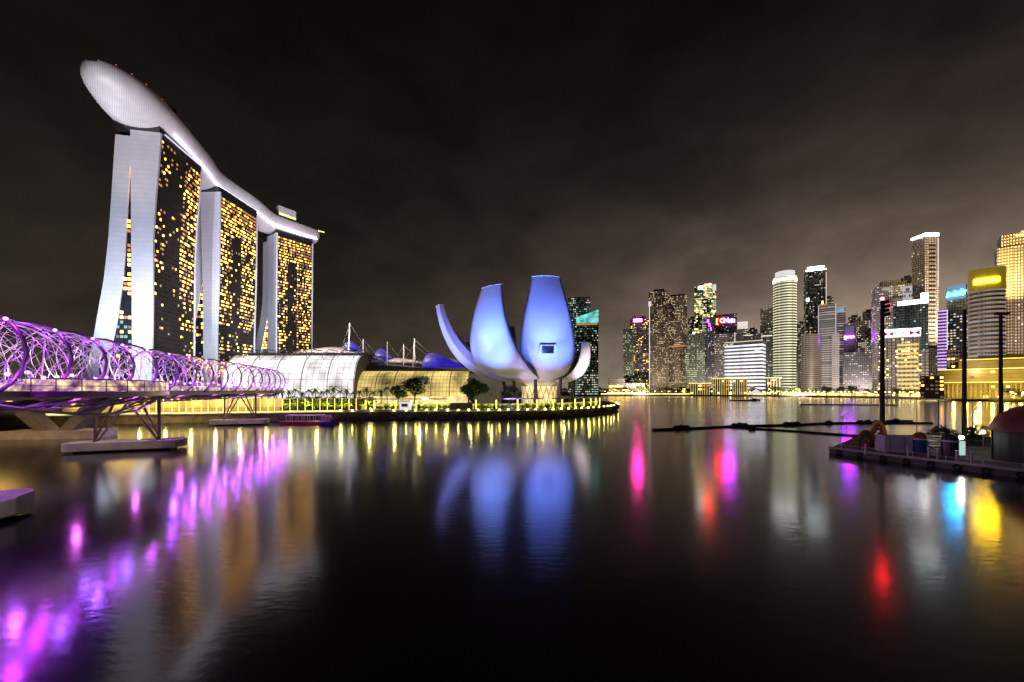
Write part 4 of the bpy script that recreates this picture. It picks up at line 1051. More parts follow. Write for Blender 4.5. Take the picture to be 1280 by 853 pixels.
b, w, d, h = bld('office_tower', 'grey ribbed tower outlined in white with a small gold finial', 'office tower', 1023, 1046, 381, 800, -6, .6, 'w_grey', 4.6, 4, 0, style='bands', band=('band_grey', 'band_grey', 'win_dimcool'))
for x in (-.5, .5): part(b, 'edge_glow', (w * x, -d / 2 - .4, h / 2), (1, .8, h), emit('edge_grey', (1, .9, .95), .6))
part(b, 'finial', (-w * .3, 0, h + 5), (2, 2, 10), 'win_gold'); part(b, 'finial_lamp', (-w * .3, 0, h + 2), (9, 4, 3), 'win_amber')
b, w, d, h = bld('office_tower', 'lower ribbed tower joined to the white outlined one, blue screen on top', 'office tower', 1041, 1057, 384, 815, 0, .9, 'w_violet', 4.6, 4, 0, style='bands', band=('band_grey', 'win_dimcool'))
part(b, 'screen', (0, -d / 2 - .5, h - 7), (w * .8, .8, 8), emit('screen_blue', (.2, .6, .9), .5, vary=.6, vscale=.3))
b, w, d, h = bld('office_building', 'short white ribbed building in front of the outlined tower', 'office building', 1040, 1049, 417, 770, 0, 1, 'w_light', 3.4, 4, 0, style='bands', band='band_grey')
b, w, d, h = bld('bank_tower', 'dark violet tower with a magenta sign across its middle', 'bank tower', 1055, 1071, 404, 780, -14, .8, 'w_violet', 4, 3, .04, WW, 'win_dimcool', .2)
part(b, 'sign', (0, -d / 2 - .8, h - 27), (w * .9, 1, 3.6), 'sign_violet'); part(b, 'sign', (-w * .36, -d / 2 - .8, h - 28), (3.2, 1, 7), 'sign_violet'); part(b, 'glow_panel', (0, -d / 2 - .3, h - 14), (w * .9, .4, 16), emit('violet_panel', (.18, .08, .6), .25))
b, w, d, h = bld('office_tower', 'pale grey dotted tower right of the magenta sign', 'office tower', 1070, 1090, 401, 840, 0, .8, 'w_grey', 4, 2.8, .28, WW, 'win_dim', .5)
b, w, d, h = bld('office_block', 'dark low office block with faint rows of windows', 'office tower', 1053, 1100, 440, 740, 0, .4, 'w_dark', 4, 3, .16, WW, 'win_dimcool', .3)
part(b, 'red_canopy', (w * .05, -d / 2 - 2, 9), (14, 4, 5), 'win_red')
for x0, x1, yt_, D_, wl, lab in ((897, 908, 408, 1020, 'w_grey', 'faint grey tower in the gap right of the red sign bank'), (934, 947, 412, 1030, 'w_violet', 'faint violet tower right of the slim tower with dotted panel'), (996, 1007, 404, 1040, 'w_dark', 'dim tower in the gap between the round tower and the white crowned tower'),
        (1030, 1042, 372, 1050, 'w_grey', 'dim grey tower just right of the white crowned tower'), (1060, 1076, 396, 1020, 'w_dark', 'dim tower peeking above the magenta sign tower'), (1078, 1094, 389, 980, 'w_grey', 'hazy tower left of the stepped bank tower'), (1126, 1142, 347, 880, 'w_grey', 'hazy grey tower directly left of the tallest skyscraper'),
        (1171, 1186, 399, 800, 'w_dark', 'dim tower behind the purple striped tower'), (1203, 1214, 392, 700, 'w_brown', 'dim brown tower between the cyan sign and the yellow topped tower'), (860, 872, 398, 1060, 'w_brown', 'dim tower in the gap right of the brown twins')):
    b, w, d, h = bld('office_tower', lab, 'office tower', x0, x1, yt_, D_, 0, .9, wl, 4, 3, .14, WW, 'win_dim', .45, cap=60); plant_room(b, w, d, h, .5, 5, wl); part(b, 'antenna', (w * .2, 0, h + 10), (.6, .6, 14), 'steel')
# banking row in front
b, w, d, h = bld('bank_tower', 'grey stepped bank tower with blue emblem on a white panel', 'bank tower', 1088, 1140, 357, 700, 16, .6, 'w_light', 4, 3, .22, WW, 'win_dim', .6)
part(b, 'roof_plant', (-w * .05, 0, h + 5), (w * .5, d * .6, 10), 'w_grey'); part(b, 'roof_plant', (w * .3, 0, h + 3), (w * .2, d * .5, 6), 'w_grey')
part(b, 'sign_panel', (w * .36, -d / 2 - .6, h - 16), (w * .26, .8, 24), emit('panel_grey', (.85, .86, .95), .42))
o = MB().cyl((0, 0, 0), 3, .5, 14).build('emblem', M['logo_blue'], b); o.rotation_euler = (R(90), 0, 0); o.location = (w * .36, -d / 2 - 1.05, h - 10)
part(b, 'emblem', (w * .36, -d / 2 - 1.3, h - 14.5), (10, .5, 2.2), 'logo_blue')
for k in range(9): part(b, 'lettering', (-w * .02 + k * 2.9 + (3 if k > 5 else 0), -d / 2 - 1, h - 21), (1.7, .6, 4.5), 'black')
part(b, 'screen', (-w * .18, -d / 2 - .6, h - 38), (w * .16, .8, 14), emit('screen_red', (1, .18, .22), .7, vary=.5, vscale=.2)); part(b, 'light_band', (-w * .2, -d / 2 - .5, h - 5), (w * .3, .6, 5), 'band_grey')
b, w, d, h = bld('office_tower', 'dark teal glass tower under a brilliant white roof light', 'office tower', 1116, 1160, 381, 620, 0, .5, 'w_teal', 4, 3.2, .10, ('win_cool', 'win_dimcool'), 'win_dimgreen', .5)
part(b, 'roof_light', (w * .06, -d / 2 + 1, h + 3.5), (w * .86, 3, 6), 'strip_white'); part(b, 'roof_light', (w * .4, -d / 2 + 1, h + 8), (w * .2, 3, 15), 'sign_white')
b, w, d, h = bld('skyscraper', 'tallest skyscraper, pale stone with glowing white crown', 'skyscraper', 1139, 1173, 293, 720, 46, 1.0, 'w_pale', 4.4, 2.6, .10, ('win_white', 'win_dim'), 'win_dim', .35, cap=100)
part(b, 'crown_light', (0, -d / 2 - .5, h - 2), (w, 1.2, 4.5), 'crown_white'); part(b, 'crown_light', (-w / 2 - .5, 0, h - 2), (1.2, d, 3), 'crown_white'); part(b, 'parapet', (0, 0, h + 1), (w * .98, d * .98, 2), 'w_pale'); part(b, 'corner_light', (w / 2 - .6, -d / 2 - .4, h * .82), (.8, .8, h * .3), 'panel_white')
for j in range(26): part(b, 'slot', (w * .02, -d / 2 - .25, h * .30 + j * h * .025), (w * .5, .5, h * .010), 'black')
q0 = b.location.copy()
lamp('SPOT', (q0.x + 22, q0.y - 105, 70), (1, .74, .50), 4200e3, (q0.x, q0.y, 190), 75, .7)
b, w, d, h = bld('bank_building', 'bank block with a white sign band and gold lit front', 'bank', 1097, 1149, 412, 560, 14, .6, 'w_pale', 4, 3, .35, ('win_gold', 'win_white', 'win_dim'), 'win_dim', .4, zlit=lambda z, x: 1.7 if x > .36 and z < .75 else .6)
part(b, 'sign_band', (0, -d / 2 - .8, h - 6), (w + 2, 1, 10), emit('signband', (.95, .85, 1), 1.5, True))
sign_text(b, 'HSBC', (-w * .02, -d / 2 - 1.5, h - 6), 6.5, 'band_grey', .2)
for x in (-.36, .36):
    m = MB(); m.add([(-5, 0, -3), (0, 0, 0), (-5, 0, 3)], [(0, 1, 2)]); m.add([(5, 0, -3), (5, 0, 3), (0, 0, 0)], [(0, 1, 2)]); o = m.build('emblem', M['red'], b, fix=False); o.location = (w * x, -d / 2 - 1.5, h - 6)
part(b, 'edge_glow', (0, -d / 2 - .9, h - .3), (w + 2, 1, 1.2), 'strip_white')
for j in range(12): part(b, 'window_band', (w * .18, -d / 2 - .35, 6 + j * (h - 22) / 12), (w * .58, .6, (h - 22) / 24), 'band_gold')
b, w, d, h = bld('office_tower', 'slim tower striped with purple light beside the tall stone skyscraper', 'office tower', 1172, 1184, 388, 560, 0, 1, 'w_violet', 4.4, 3, 0, style='bands', band='band_purple', fband=.4)
part(b, 'light_line', (w * .5, -d / 2, h * .75), (.8, .8, h * .5), 'win_white')
b, w, d, h = bld('bank_tower', 'tower with a vivid cyan sign behind a floodlight pole', 'bank tower', 1183, 1212, 357, 600, -14, .7, 'w_dark', 4, 3, .26, WW, 'win_dimgreen', .35, zlit=lambda z, x: 1.2 if z < .72 else .3)

for k in range(11):
    o = part(b, 'lettering', (-w * .42 + k * w * .084, -d / 2 - .9, h - 13.5 + k * .28 + (1.2 if k % 4 == 0 else 0)), (1.7, .8, 4.2 + (3 if k % 4 == 0 else 0)), 'sign_cyan'); o.rotation_euler = (0, R(14), 0)
part(b, 'lettering', (0, -d / 2 - .9, h - 14.4), (w * .84, .6, 1.2), 'sign_cyan')
part(b, 'sign_field', (0, -d / 2 - .3, h - 10), (w * .96, .5, 22), emit('cyan_field', (.02, .35, .8), .45))
b, w, d, h = bld('bank_tower', 'curved brown banded tower with a broad yellow light on top', 'bank tower', 1209, 1257, 335, 470, wall='w_grey', fh=5.0, style='round', band=('band_grey', 'band_brown', 'band_brown'), fband=.5)
o = MB().cyl((0, 0, h - 26), w / 2 + .4, 25.5, 32).build('crown', emit('crown_olive', (.5, .38, .02), .28, base=(.2, .16, .06)), b)
m = MB(); rr = [];
for i in range(15):
    a = R(-90 - 38 + 76 * i / 14); c, s_ = math.cos(a), math.sin(a); r0 = w / 2 + .6; r1 = w / 2 + 1.6
    rr.append([(c * r0, s_ * r0, h - 18), (c * r1, s_ * r1, h - 18), (c * r1, s_ * r1, h - 12.5), (c * r0, s_ * r0, h - 12.5)])
m.loft(rr).build('sign', M['sign_yellow'], b)
part(b, 'edge_glow', (-w * .48, -w * .15, h / 2), (1, 1, h), 'win_dim')
b, w, d, h = bld('skyscraper', 'massive gold lit faceted skyscraper at the edge of the skyline', 'skyscraper', 1240, 1312, 306, 500, 8, .8, 'w_cream', 4.0, 2.5, .10, ('win_white', 'win_dim'), 'win_dim', .25)
part(b, 'upper_block', (-w * .02, 0, h + 8), (w * .84, d * .84, 16), 'w_cream'); part(b, 'corner_block', (-w * .36, -d * .36, h * .5), (w * .34, d * .34, h * .99), 'w_cream'); part(b, 'crown_light', (w * .1, -d * .42 - .6, h + 13), (w * .5, 1, 2.4), 'strip_warm'); part(b, 'beacon', (w * .05, 0, h + 18), (3, 3, 4), 'sign_red')
q0 = b.location.copy()
lamp('SPOT', (q0.x - 75, q0.y - 60, 128), (1, .74, .26), 2000e3, (q0.x - 10, q0.y, 185), 75, .5)
lamp('SPOT', (q0.x - 60, q0.y - 110, 50), (1, .8, .6), 700e3, (q0.x - 10, q0.y, 110), 60, .8)
# colonnaded hotel at the river mouth
b, w, d, h = bld('colonnaded_hotel', 'long gold floodlit stone hotel with columns and set back attic', 'hotel', 1166, 1316, 462, 400, 0, .35, 'stone', 4.4, 4.5, .10, ('win_gold', 'win_warm'), 'win_dim', .15)
for zz in (h + .7, h * .55 + .7): part(b, 'ledge_light', (0, -d / 2 - .9, zz), (w * .98, .4, .6), 'strip_gold')
part(b, 'ledge_light', (w * .1, -d * .4 + 3.2, h + 10.8), (w * .78, .4, .6), 'strip_gold')
part(b, 'attic', (w * .1, 4, h + 5), (w * .8, d * .8, 10), 'stone'); part(b, 'attic', (w * .12, 6, h + 12.5), (w * .5, d * .5, 5), 'stone')
for zz, dd in ((h, 2.4), (h * .55, 1.6), (h + 10, 2.0)): part(b, 'cornice', (w * (.1 if zz > h + 1 else 0), 2 if zz > h + 1 else 0, zz), (w * (.82 if zz > h + 1 else 1) + dd, d * (.82 if zz > h + 1 else 1) + dd, .9), 'stone')
for k in range(24): o = MB().cyl((0, 0, 0), .75, h * .5, 8).build('column', M['stone'], b, fix=False); o.location = (-w / 2 + (k + .5) * w / 24, -d / 2 - 1.2, h * .04)
part(b, 'flagpole', (w * .08, -d * .2, h + 20), (.5, .5, 12), 'white_paint')
mw = b.matrix_basis.copy()
th_ = b.rotation_euler.z; Mx = Matrix.Translation(b.location) @ Matrix.Rotation(th_, 4, 'Z')
for k in range(9):
    lamp('POINT', Mx @ Vector((-w / 2 + (k + .5) * w / 9, -d / 2 - 15, 6)), (1, .80, .17), 5200, radius=1.2)
    if k > 1: lamp('POINT', Mx @ Vector((-w / 2 + (k + .5) * w / 9, -d / 2 - 9, h + 3)), (1, .82, .18), 1700, radius=1)
b, w, d, h = bld('office_building', 'small peach lit stone block between purple tower and gold hotel', 'office building', 1183, 1206, 437, 440, 0, .8, 'w_cream', 4, 3, .3, ('win_warm', 'win_gold'), 'win_dim', .4)
lamp('POINT', b.location + Vector((-22, -38, 30)), (1, .72, .45), 5000, radius=1)
b, w, d, h = bld('office_building', 'pale lit corner building between white sign bank and stone skyscraper', 'office building', 1148, 1161, 438, 540, 0, 1, 'w_pale', 4, 3, .25, ('win_gold', 'win_white'), 'win_dim', .4)
b, w, d, h = bld('office_building', 'low gold lit shophouse below the white sign bank', 'shophouse', 1150, 1180, 470, 420, 0, .6, 'stone', 4, 3, .5, ('win_gold', 'win_warm'), 'win_dim', .4)
# waterfront pavilions with lit columns
def colonnade(px0, px1, yt, D, label, n):
    b, w, d, h = bld('customs_pavilion', label, 'pavilion', px0, px1, yt, D, 0, .5, 'w_brown', 6, 6, .25, ('win_gold', 'win_amber'), base=2.2)
    part(b, 'roof', (0, 0, h + .8), (w * 1.12, d * 1.2, 1.4), 'stone'); part(b, 'roof_light', (0, -d * .6 - .3, h + .9), (w * 1.1, .5, 1.3), 'strip_warm')
    for k in range(n): o = MB().cyl((0, 0, 0), .5, h, 8).build('column', M['band_gold'], b, fix=False); o.location = (-w / 2 + (k + .5) * w / n, -d / 2 - 1.4, 0)
    return b
colonnade(890, 912, 474, 740, 'waterfront pavilion with glowing columns left of the white banded building', 8)
colonnade(915, 934, 474, 735, 'waterfront pavilion with glowing columns in front of the white banded building', 7)
colonnade(958, 976, 473, 720, 'waterfront pavilion with wide lit roof below the round tower', 5)
colonnade(862, 888, 480, 760, 'low pale pavilion at the left end of the lit waterfront', 9)
tp = at(945, 700, 2.2); t = thing('tent', 'small white lit peaked tent on the far waterfront', 'tent', tp)
m = MB(); m.loft([[(-12, -8, 2.5), (12, -8, 2.5), (12, 8, 2.5), (-12, 8, 2.5)], [(-6, -4, 5.5), (6, -4, 5.5), (6, 4, 5.5), (-6, 4, 5.5)], [(-.5, -.5, 11), (.5, -.5, 11), (.5, .5, 11), (-.5, .5, 11)]]); m.build('canvas', M['panel_white'], t)
for x in (-11, 11):
    for y in (-7, 7): MB().bar((x, y, 0), (x, y, 2.6), .3, 5).build('pole', M['steel'], t)
st = at(855, 780, 2.2); t = thing('statue_plinth', 'small gold lit pillar on the far shore', 'monument', st)
MB().cyl((0, 0, 0), 3, 3, 10).build('base', M['stone'], t); MB().cyl((0, 0, 3), 1.4, 9, 10, r2=2.4).build('shaft', M['column_glow'], t)

# far promenade: glowing edge, lamps and trees
FF = [Vector((x, y, 0)) for x, y in far_front]; G = [0]
for a, b in zip(FF, FF[1:]): G.append(G[-1] + (b - a).length)
def fedge(s):
    for i in range(len(FF) - 1):
        if s <= G[i + 1] or i == len(FF) - 2:
            t = (s - G[i]) / (G[i + 1] - G[i]); d = (FF[i + 1] - FF[i]).normalized(); return FF[i].lerp(FF[i + 1], t), d, Vector((-d.y, d.x, 0))
def fs_of_px(px): return min((abs(640 + F * fedge(k * 2)[0].x / max(1, fedge(k * 2)[0].y) - px), k * 2) for k in range(int(G[-1] / 2)))[1]
def fribbon(px0, px1, o0, o1, z0, z1, n=50):
    s0, s1 = fs_of_px(px0), fs_of_px(px1); rr = []
    for i in range(n + 1):
        p, d, b = fedge(s0 + (s1 - s0) * i / n); rr.append([p + b * o0 + Vector((0, 0, z0)), p + b * o1 + Vector((0, 0, z0)), p + b * o1 + Vector((0, 0, z1)), p + b * o0 + Vector((0, 0, z1))])
    return MB().loft(rr)
tag(fribbon(745, 1300, -.6, .6, 1.0, 2.6).build('sea_wall', M['dark_concrete']), 'dark sea wall along the far waterfront', 'sea wall')
tag(fribbon(752, 880, 3, 5, 2.2, 4.6).build('promenade_lights', M['strip_warm']), 'orange glowing strip of the far promenade below the apartment towers', 'light strip')
tag(fribbon(905, 1300, 27, 29, 2.2, 6.4).build('restaurant_row', emit('row_gold', (1, .66, .14), 2.0, True, vary=.95, vscale=.10)), 'long gold lit restaurant row along the far waterfront', 'restaurant row')
ft = tree_proto('broadleaf_tree', 'small tree in the tree line of the far waterfront', 'tree', 13, 7.5, 420, .9, M['leaf_far'], 'trees along the far waterfront'); first = True
for k in range(92):
    px = 700 + k * 6.45; s = fs_of_px(min(px, 1290)); p, d, b = fedge(s); loc = p + b * (8 + (k * 37 % 23) * .75) + Vector((0, 0, 2.2)) + d * random.uniform(-2, 2)
    sc = .7 + .6 * ((k * .618) % 1)
    if p.y < 600: sc *= .75
    if first: ft.location = loc; first = False
    else: dup(ft, loc, k * .9, scale=sc)
fl_ = thing('street_lamp', 'small warm lamp along the far waterfront', 'lamp', (0, 0, 0), 0, 'lamps along the far waterfront')
MB().bar((0, 0, 0), (0, 0, 6), .12, 5).build('pole', M['dark_metal'], fl_); MB().ball((0, 0, 6.4), .6, 6).build('globe', emit('globe', (1, .80, .36), 20, True), fl_); reg(fl_); first = True
for k in range(60):
    px = 756 + k * 9.0; p, d, b = fedge(fs_of_px(px)); loc = p + b * (5 + (k % 3) * 3) + Vector((0, 0, 2.2))
    if first: fl_.location = loc; first = False
    else: dup(fl_, loc)
bulb = thing('garden_lamp', 'tiny warm lamp among the trees of the far waterfront', 'garden lamp', (0, 0, 0), 0, 'tiny lamps among the far trees')
MB().bar((0, 0, -3), (0, 0, 0), .08, 4).build('post', M['dark_metal'], bulb); MB().ball((0, 0, .3), .45, 6).build('bulb', emit('bulb', (1, .80, .24), 16, True), bulb); reg(bulb); first = True
for k in range(110):
    px = 880 + k * 3.7; p, d, b = fedge(fs_of_px(px)); loc = p + b * (3 + (k * 53 % 17)) + Vector((0, 0, 5.2 + (k * 29 % 11) * .35))
    if first: bulb.location = loc; first = False
    else: dup(bulb, loc, scale=.8 + .5 * ((k * .37) % 1))
for px in range(770, 1300, 38):
    p, d, b = fedge(fs_of_px(px)); lamp('SPOT', p + b * 16 + Vector((0, 0, 13)), (1, .70, .25), 52000 * (p.y / 700) ** 2, p + b * 34 + Vector((0, 0, 6)), 140, .8, .6)
# spots added to brighten the tower faces in place of general city light
for px, D, pw_, cc in ((800, 800, 260e3, (1, .78, .62)), (900, 780, 260e3, (1, .8, .7)), (1000, 690, 300e3, (1, .82, .66)), (1080, 640, 280e3, (1, .82, .8)), (1130, 480, 190e3, (1, .86, .8))):
    lamp('SPOT', at(px, D - 25, 12), cc, pw_ * 2.8, at(px, D + 110, 70), 140, .9, 3)

# ------------------------------------------------------------------ things on the water
def boat(name, label, loc, rz, Lh, Wb, hull, roof, cat='boat'):
    t = thing(name, label, cat, loc, rz); m = MB(); rr = []
    for i in range(13):
        u = i / 12; x = -Lh / 2 + Lh * u; w_b = Wb / 2 * (1 - max(0, (u - .7) / .3) ** 2 * .92) * (.86 + .14 * min(1, u * 6)); sh_ = .9 + .8 * max(0, (u - .6) / .4) ** 2
        rr.append([(x, -w_b, sh_), (x, -w_b * .8, -.3), (x, w_b * .8, -.3), (x, w_b, sh_), (x, w_b * .9, sh_ - .12), (x, -w_b * .9, sh_ - .12)])
    m.loft(rr); m.build('hull', M[hull], t)
    MB().loft([[(-Lh * .4, -Wb * .42, 2.75), (Lh * .24, -Wb * .42, 2.75), (Lh * .24, Wb * .42, 2.75), (-Lh * .4, Wb * .42, 2.75)], [(-Lh * .38, -Wb * .3, 3.05), (Lh * .22, -Wb * .3, 3.05), (Lh * .22, Wb * .3, 3.05), (-Lh * .38, Wb * .3, 3.05)]]).build('canopy', M[roof], t)
    for i in range(7):
        for y in (-.38, .38):
            o = MB().bar((0, 0, .85), (0, 0, 2.8), .06, 5).build('post', M['white_paint'], t, fix=False); o.location = (-Lh * .38 + i * Lh * .1, y * Wb, 0)
    MB().box((Lh * .3, 0, 1.6), (Lh * .1, Wb * .5, 1.5)).build('wheelhouse', M[hull], t)
    MB().tube([(-Lh * .48, -Wb * .46, 1.0), (Lh * .3, -Wb * .51, 1.08)], .1, 5).build('rub_rail', M['white_paint'], t)
    return t
boat('river_boat', 'long dark red river boat with a pale canopy moored by the boardwalk', at(388, 131), R(7), 18, 4, 'boat_red', 'white_paint')
boat('dinghy', 'small blue dinghy beside the bow of the red boat', at(409, 127), R(4), 4.6, 1.7, 'blue', 'white_paint')
boat('barge', 'low dark boat crossing the bay below the white banded building', at(932, 420), R(4), 32, 7, 'black', 'black')
lamp('SPOT', at(384, 122, 7), (1, .5, .6), 900, at(388, 131, 1.4), 80, .8)
def boom(label, pts, buoys, r=.28):
    t = thing('floating_boom', label, 'boom', (0, 0, 0), 0, 'black floating booms on the bay')
    P_ = [at(px, CH * F / (py - H0), .12) for px, py in pts]
    MB().tube(P_, r, 7).build('pipe', M['black'], t)
    for px, py in buoys:
        p = at(px, CH * F / (py - H0), .1)
        MB().ball((p.x, p.y, .45), .8, 8, sq=(1.5, 1, .9)).build('float', M['black'], t)
    return t
boom('long black boom with float clumps left of the rowing deck', [(816, 538.5), (870, 536.5), (925, 533.5), (985, 532.5), (1040, 530), (1100, 530), (1165, 530)], [(846, 537), (852, 536), (858, 536.5), (918, 533.8), (925, 533), (931, 533.6), (983, 532), (990, 532), (996, 531.6), (1036, 530), (1075, 529.5), (1085, 529), (1096, 529.5)], .45)
boom('thin black boom angling from the long boom to the deck', [(922, 535.5), (980, 539), (1040, 543.5), (1085, 547)], [(940, 536.5)], .32)
boom('faint far boom line near the middle of the bay', [(1000, 506.3), (1060, 506.5), (1122, 507)], [(1060, 506.5)], .5)
boom('short black boom behind the first floodlight pole', [(1108, 527), (1140, 527)], [(1120, 527)], .4)

# floating deck with rowing gear
dk = [(55.5, 70), (58.5, 61), (63, 51.5), (69, 40), (78, 26), (130, 40), (104, 92), (80, 92)]
deck_ = thing('floating_deck', 'low dark floating deck with a pale kerb at the right of the bay', 'deck')
MB().prism(dk, -.5, .75).build('platform', M['dark_concrete'], deck_)
for i in range(4):
    a, c_ = Vector((*dk[i], 0)), Vector((*dk[i + 1], 0)); n_ = int((c_ - a).length / 2.6); t_ = (c_ - a).normalized(); o_ = Vector((t_.y, -t_.x, 0))
    if o_.x > 0: o_ = -o_
    for j in range(n_):
        q_ = a.lerp(c_, (j + .5) / n_) + o_ * .16
        MB().tube([q_ + t_ * math.cos(g * .7854) * .36 + Vector((0, 0, .42 + math.sin(g * .7854) * .36)) for g in range(8)], .12, 6, close=True).build('tyre_fender', M['black'], deck_)
    MB().tube([a + Vector((0, 0, 1.75)) - o_ * .6, a.lerp(c_, .5) + Vector((0, 0, 1.62)) - o_ * .6, c_ + Vector((0, 0, 1.75)) - o_ * .6], .035, 5).build('rope', M['tarp'], deck_)
    for j in range(int((c_ - a).length / 3)):
        q_ = a.lerp(c_, (j + .5) / int((c_ - a).length / 3)) - o_ * .6
        MB().bar(q_ + Vector((0, 0, .7)), q_ + Vector((0, 0, 1.8)), .05, 5).build('railing_post', M['steel'], deck_)
kerb = [Vector((x, y, .95)) for x, y in dk[:5]]; MB().tube(kerb, .24, 6).build('kerb', paint('kerb_pale', (.42, .36, .38), .7), deck_)
for px, py in ((1161, 566), (1172, 567), (1196, 570), (1135, 564), (1082, 560), (1214, 571)):
    D_ = (CH - .8) * F / (py + 8 - H0); p = at(px, D_, .75); b_ = thing('bollard', 'slim pale post standing at the deck edge', 'bollard', p, 0, 'slim posts along the deck edge')
    MB().cyl((0, 0, 0), .16, 1.6, 8).build('post', M['steel'], b_); MB().cyl((0, 0, 1.6), .22, .12, 8).build('cap', M['steel'], b_)
def deckat(px, py): return at(px, (CH - .75) * F / (py - H0), .75)
def arch(px, py, label, w, h, cols, rz):
    t = thing('inflatable_arch', label, 'inflatable', deckat(px, py), rz)
    for k, cname in enumerate(cols):
        r0 = 1 - .13 * k
        MB().tube([(math.cos(math.pi * j / 14) * w / 2 * r0, 0, math.sin(math.pi * j / 14) * h * r0 + .12) for j in range(15)], .24, 7).build('tube', M[cname], t, smooth=True)
    MB().loft([[(math.cos(math.pi * j / 14) * w * .5 * .48, y, math.sin(math.pi * j / 14) * h * .48 + .1) for j in range(15)] for y in (-.15, .15)]).build('inner_panel', M['red'], t)
arch(1098, 561, 'inflatable red arch with yellow rim standing on the deck', 2.5, 4.6, ('yellow', 'orange', 'red'), R(-62))
arch(1082, 560, 'small dark green and orange inflatable at the deck corner', 2.4, 2.9, ('orange', 'green', 'green'), R(-20))
p = deckat(1124, 565); t = thing('covered_crate', 'large pale tarpaulin covered crate between the inflatables', 'crate', p, R(-14))
m = MB(); m.loft([[(-2.7, -1.2, 0), (2.7, -1.2, 0), (2.7, 1.2, 0), (-2.7, 1.2, 0)], [(-2.75, -1.25, 1.4), (2.75, -1.25, 1.4), (2.75, 1.25, 1.4), (-2.75, 1.25, 1.4)], [(-2.6, -1.1, 2.7), (2.6, -1.1, 2.7), (2.6, 1.1, 2.7), (-2.6, 1.1, 2.7)]]); m.build('tarpaulin', M['tarp'], t)
for x in (-2, 0, 2): MB().tube([(x, -1.3, .05), (x, -1.33, 1.4), (x, -1.18, 2.75), (x, 1.18, 2.75)], .04, 4).build('strap', M['dark_metal'], t)
for k, (px, py, c1, c2, lab) in enumerate(((1150, 567, 'blue', 'orange', 'blue barrel shaped float with an orange top on the deck'), (1187, 570, 'helix_dark', 'green', 'dark barrel float standing beside the small deck lamp'))):
    t = thing('barrel_float', lab, 'float', deckat(px, py)); c2 = 'dark_metal' if k else c2; MB().cyl((0, 0, 0), 1.0, 2.4, 16).build('drum', M[c1], t, smooth=False)
    MB().ball((0, 0, 2.4), 1.0, 14, sq=(1, 1, 1.1)).build('top', M[c2], t, smooth=True); MB().cyl((0, 0, 2.25), 1.06, .22, 16).build('band', M['white_paint'], t)
    for a in range(4): o = MB().cyl((0, 0, -.0), .1, .5, 6).build('foot', M['dark_metal'], t); o.location = (math.cos(a * 1.57) * .8, math.sin(a * 1.57) * .8, 0)
p = deckat(1201, 569); t = thing('deck_lamp', 'glowing white lamp cabinet on the deck', 'lamp', p)
MB().box((0, 0, 1.1), (.9, .5, 2.2)).build('cabinet', emit('cab', (.6, .95, .85), .7, True), t); MB().box((0, 0, 2.35), (1.1, .7, .2)).build('hood', M['dark_metal'], t); MB().ball((0, -.1, 2.8), .3, 8).build('globe', M['lamp_white'], t)
p = deckat(1229, 560); t = thing('deck_lamp', 'small bright lamp on a post left of the dome', 'lamp', p); MB().bar((0, 0, 0), (0, 0, 2.6), .08, 6).build('post', M['steel'], t); MB().ball((0, 0, 2.8), .28, 8).build('globe', M['lamp_white'], t)
# rowing boats stacked on a rack
p = deckat(1172, 562); t = thing('boat_rack', 'metal rack between the deck floats', 'rack', p, R(-16))
for x in (-2.2, 0, 2.2):
    for y in (-.8, .8): o = MB().bar((0, 0, 0), (0, 0, 2.6), .07, 5).build('upright', M['steel'], t); o.location = (x, y, 0)
for zz in (.7, 1.5, 2.3):
    for y in (-.8, .8): o = MB().bar((-2.4, 0, 0), (2.4, 0, 0), .05, 5).build('shelf_bar', M['steel'], t); o.location = (0, y, zz)
for k, zz in enumerate((.78, 1.58, 2.38)):
    t2 = thing('kayak', ('pale kayak on the lowest level of the rack', 'pale kayak on the middle level of the rack', 'dark kayak on the top level of the rack')[k], 'kayak', p + Vector((0, 0, zz)), R(-16))
    m = MB(); m.loft([[(-2.6 + 5.2 * i / 10, math.cos(2 * math.pi * j / 8) * .42 * math.sin(math.pi * (.04 + .92 * i / 10)), .22 + math.sin(2 * math.pi * j / 8) * .22 * math.sin(math.pi * (.04 + .92 * i / 10))) for j in range(8)] for i in range(11)]); m.build('hull', M['black'] if k == 2 else M['tarp'], t2, smooth=True); MB().box((0, 0, .42), (.9, .4, .08)).build('cockpit', M['black'], t2)
# spare plants in tubs behind the rack
tub = thing('potted_plant', 'dark bushy plant in a tub on the deck', 'potted plant', deckat(1176, 556), 0, 'dark potted plants on the deck')
MB().cyl((0, 0, 0), .5, .8, 10, r2=.6).build('tub', M['dark_metal'], tub); m = MB(); leafmass(m, (0, 0, 2.3), (1.3, 1.1, 1.5), 220, .3); m.build('foliage', M['leaf_dark'], tub, fix=False); MB().bar((0, 0, .7), (0, 0, 1.8), .06, 5).build('stem', M['bark'], tub); reg(tub)
for k, (px, py) in enumerate(((1190, 556), (1213, 556), (1224, 557), (1166, 556), (1182, 557))): dup(tub, deckat(px, py), k * 1.1, scale=.8 + .12 * (k % 3))
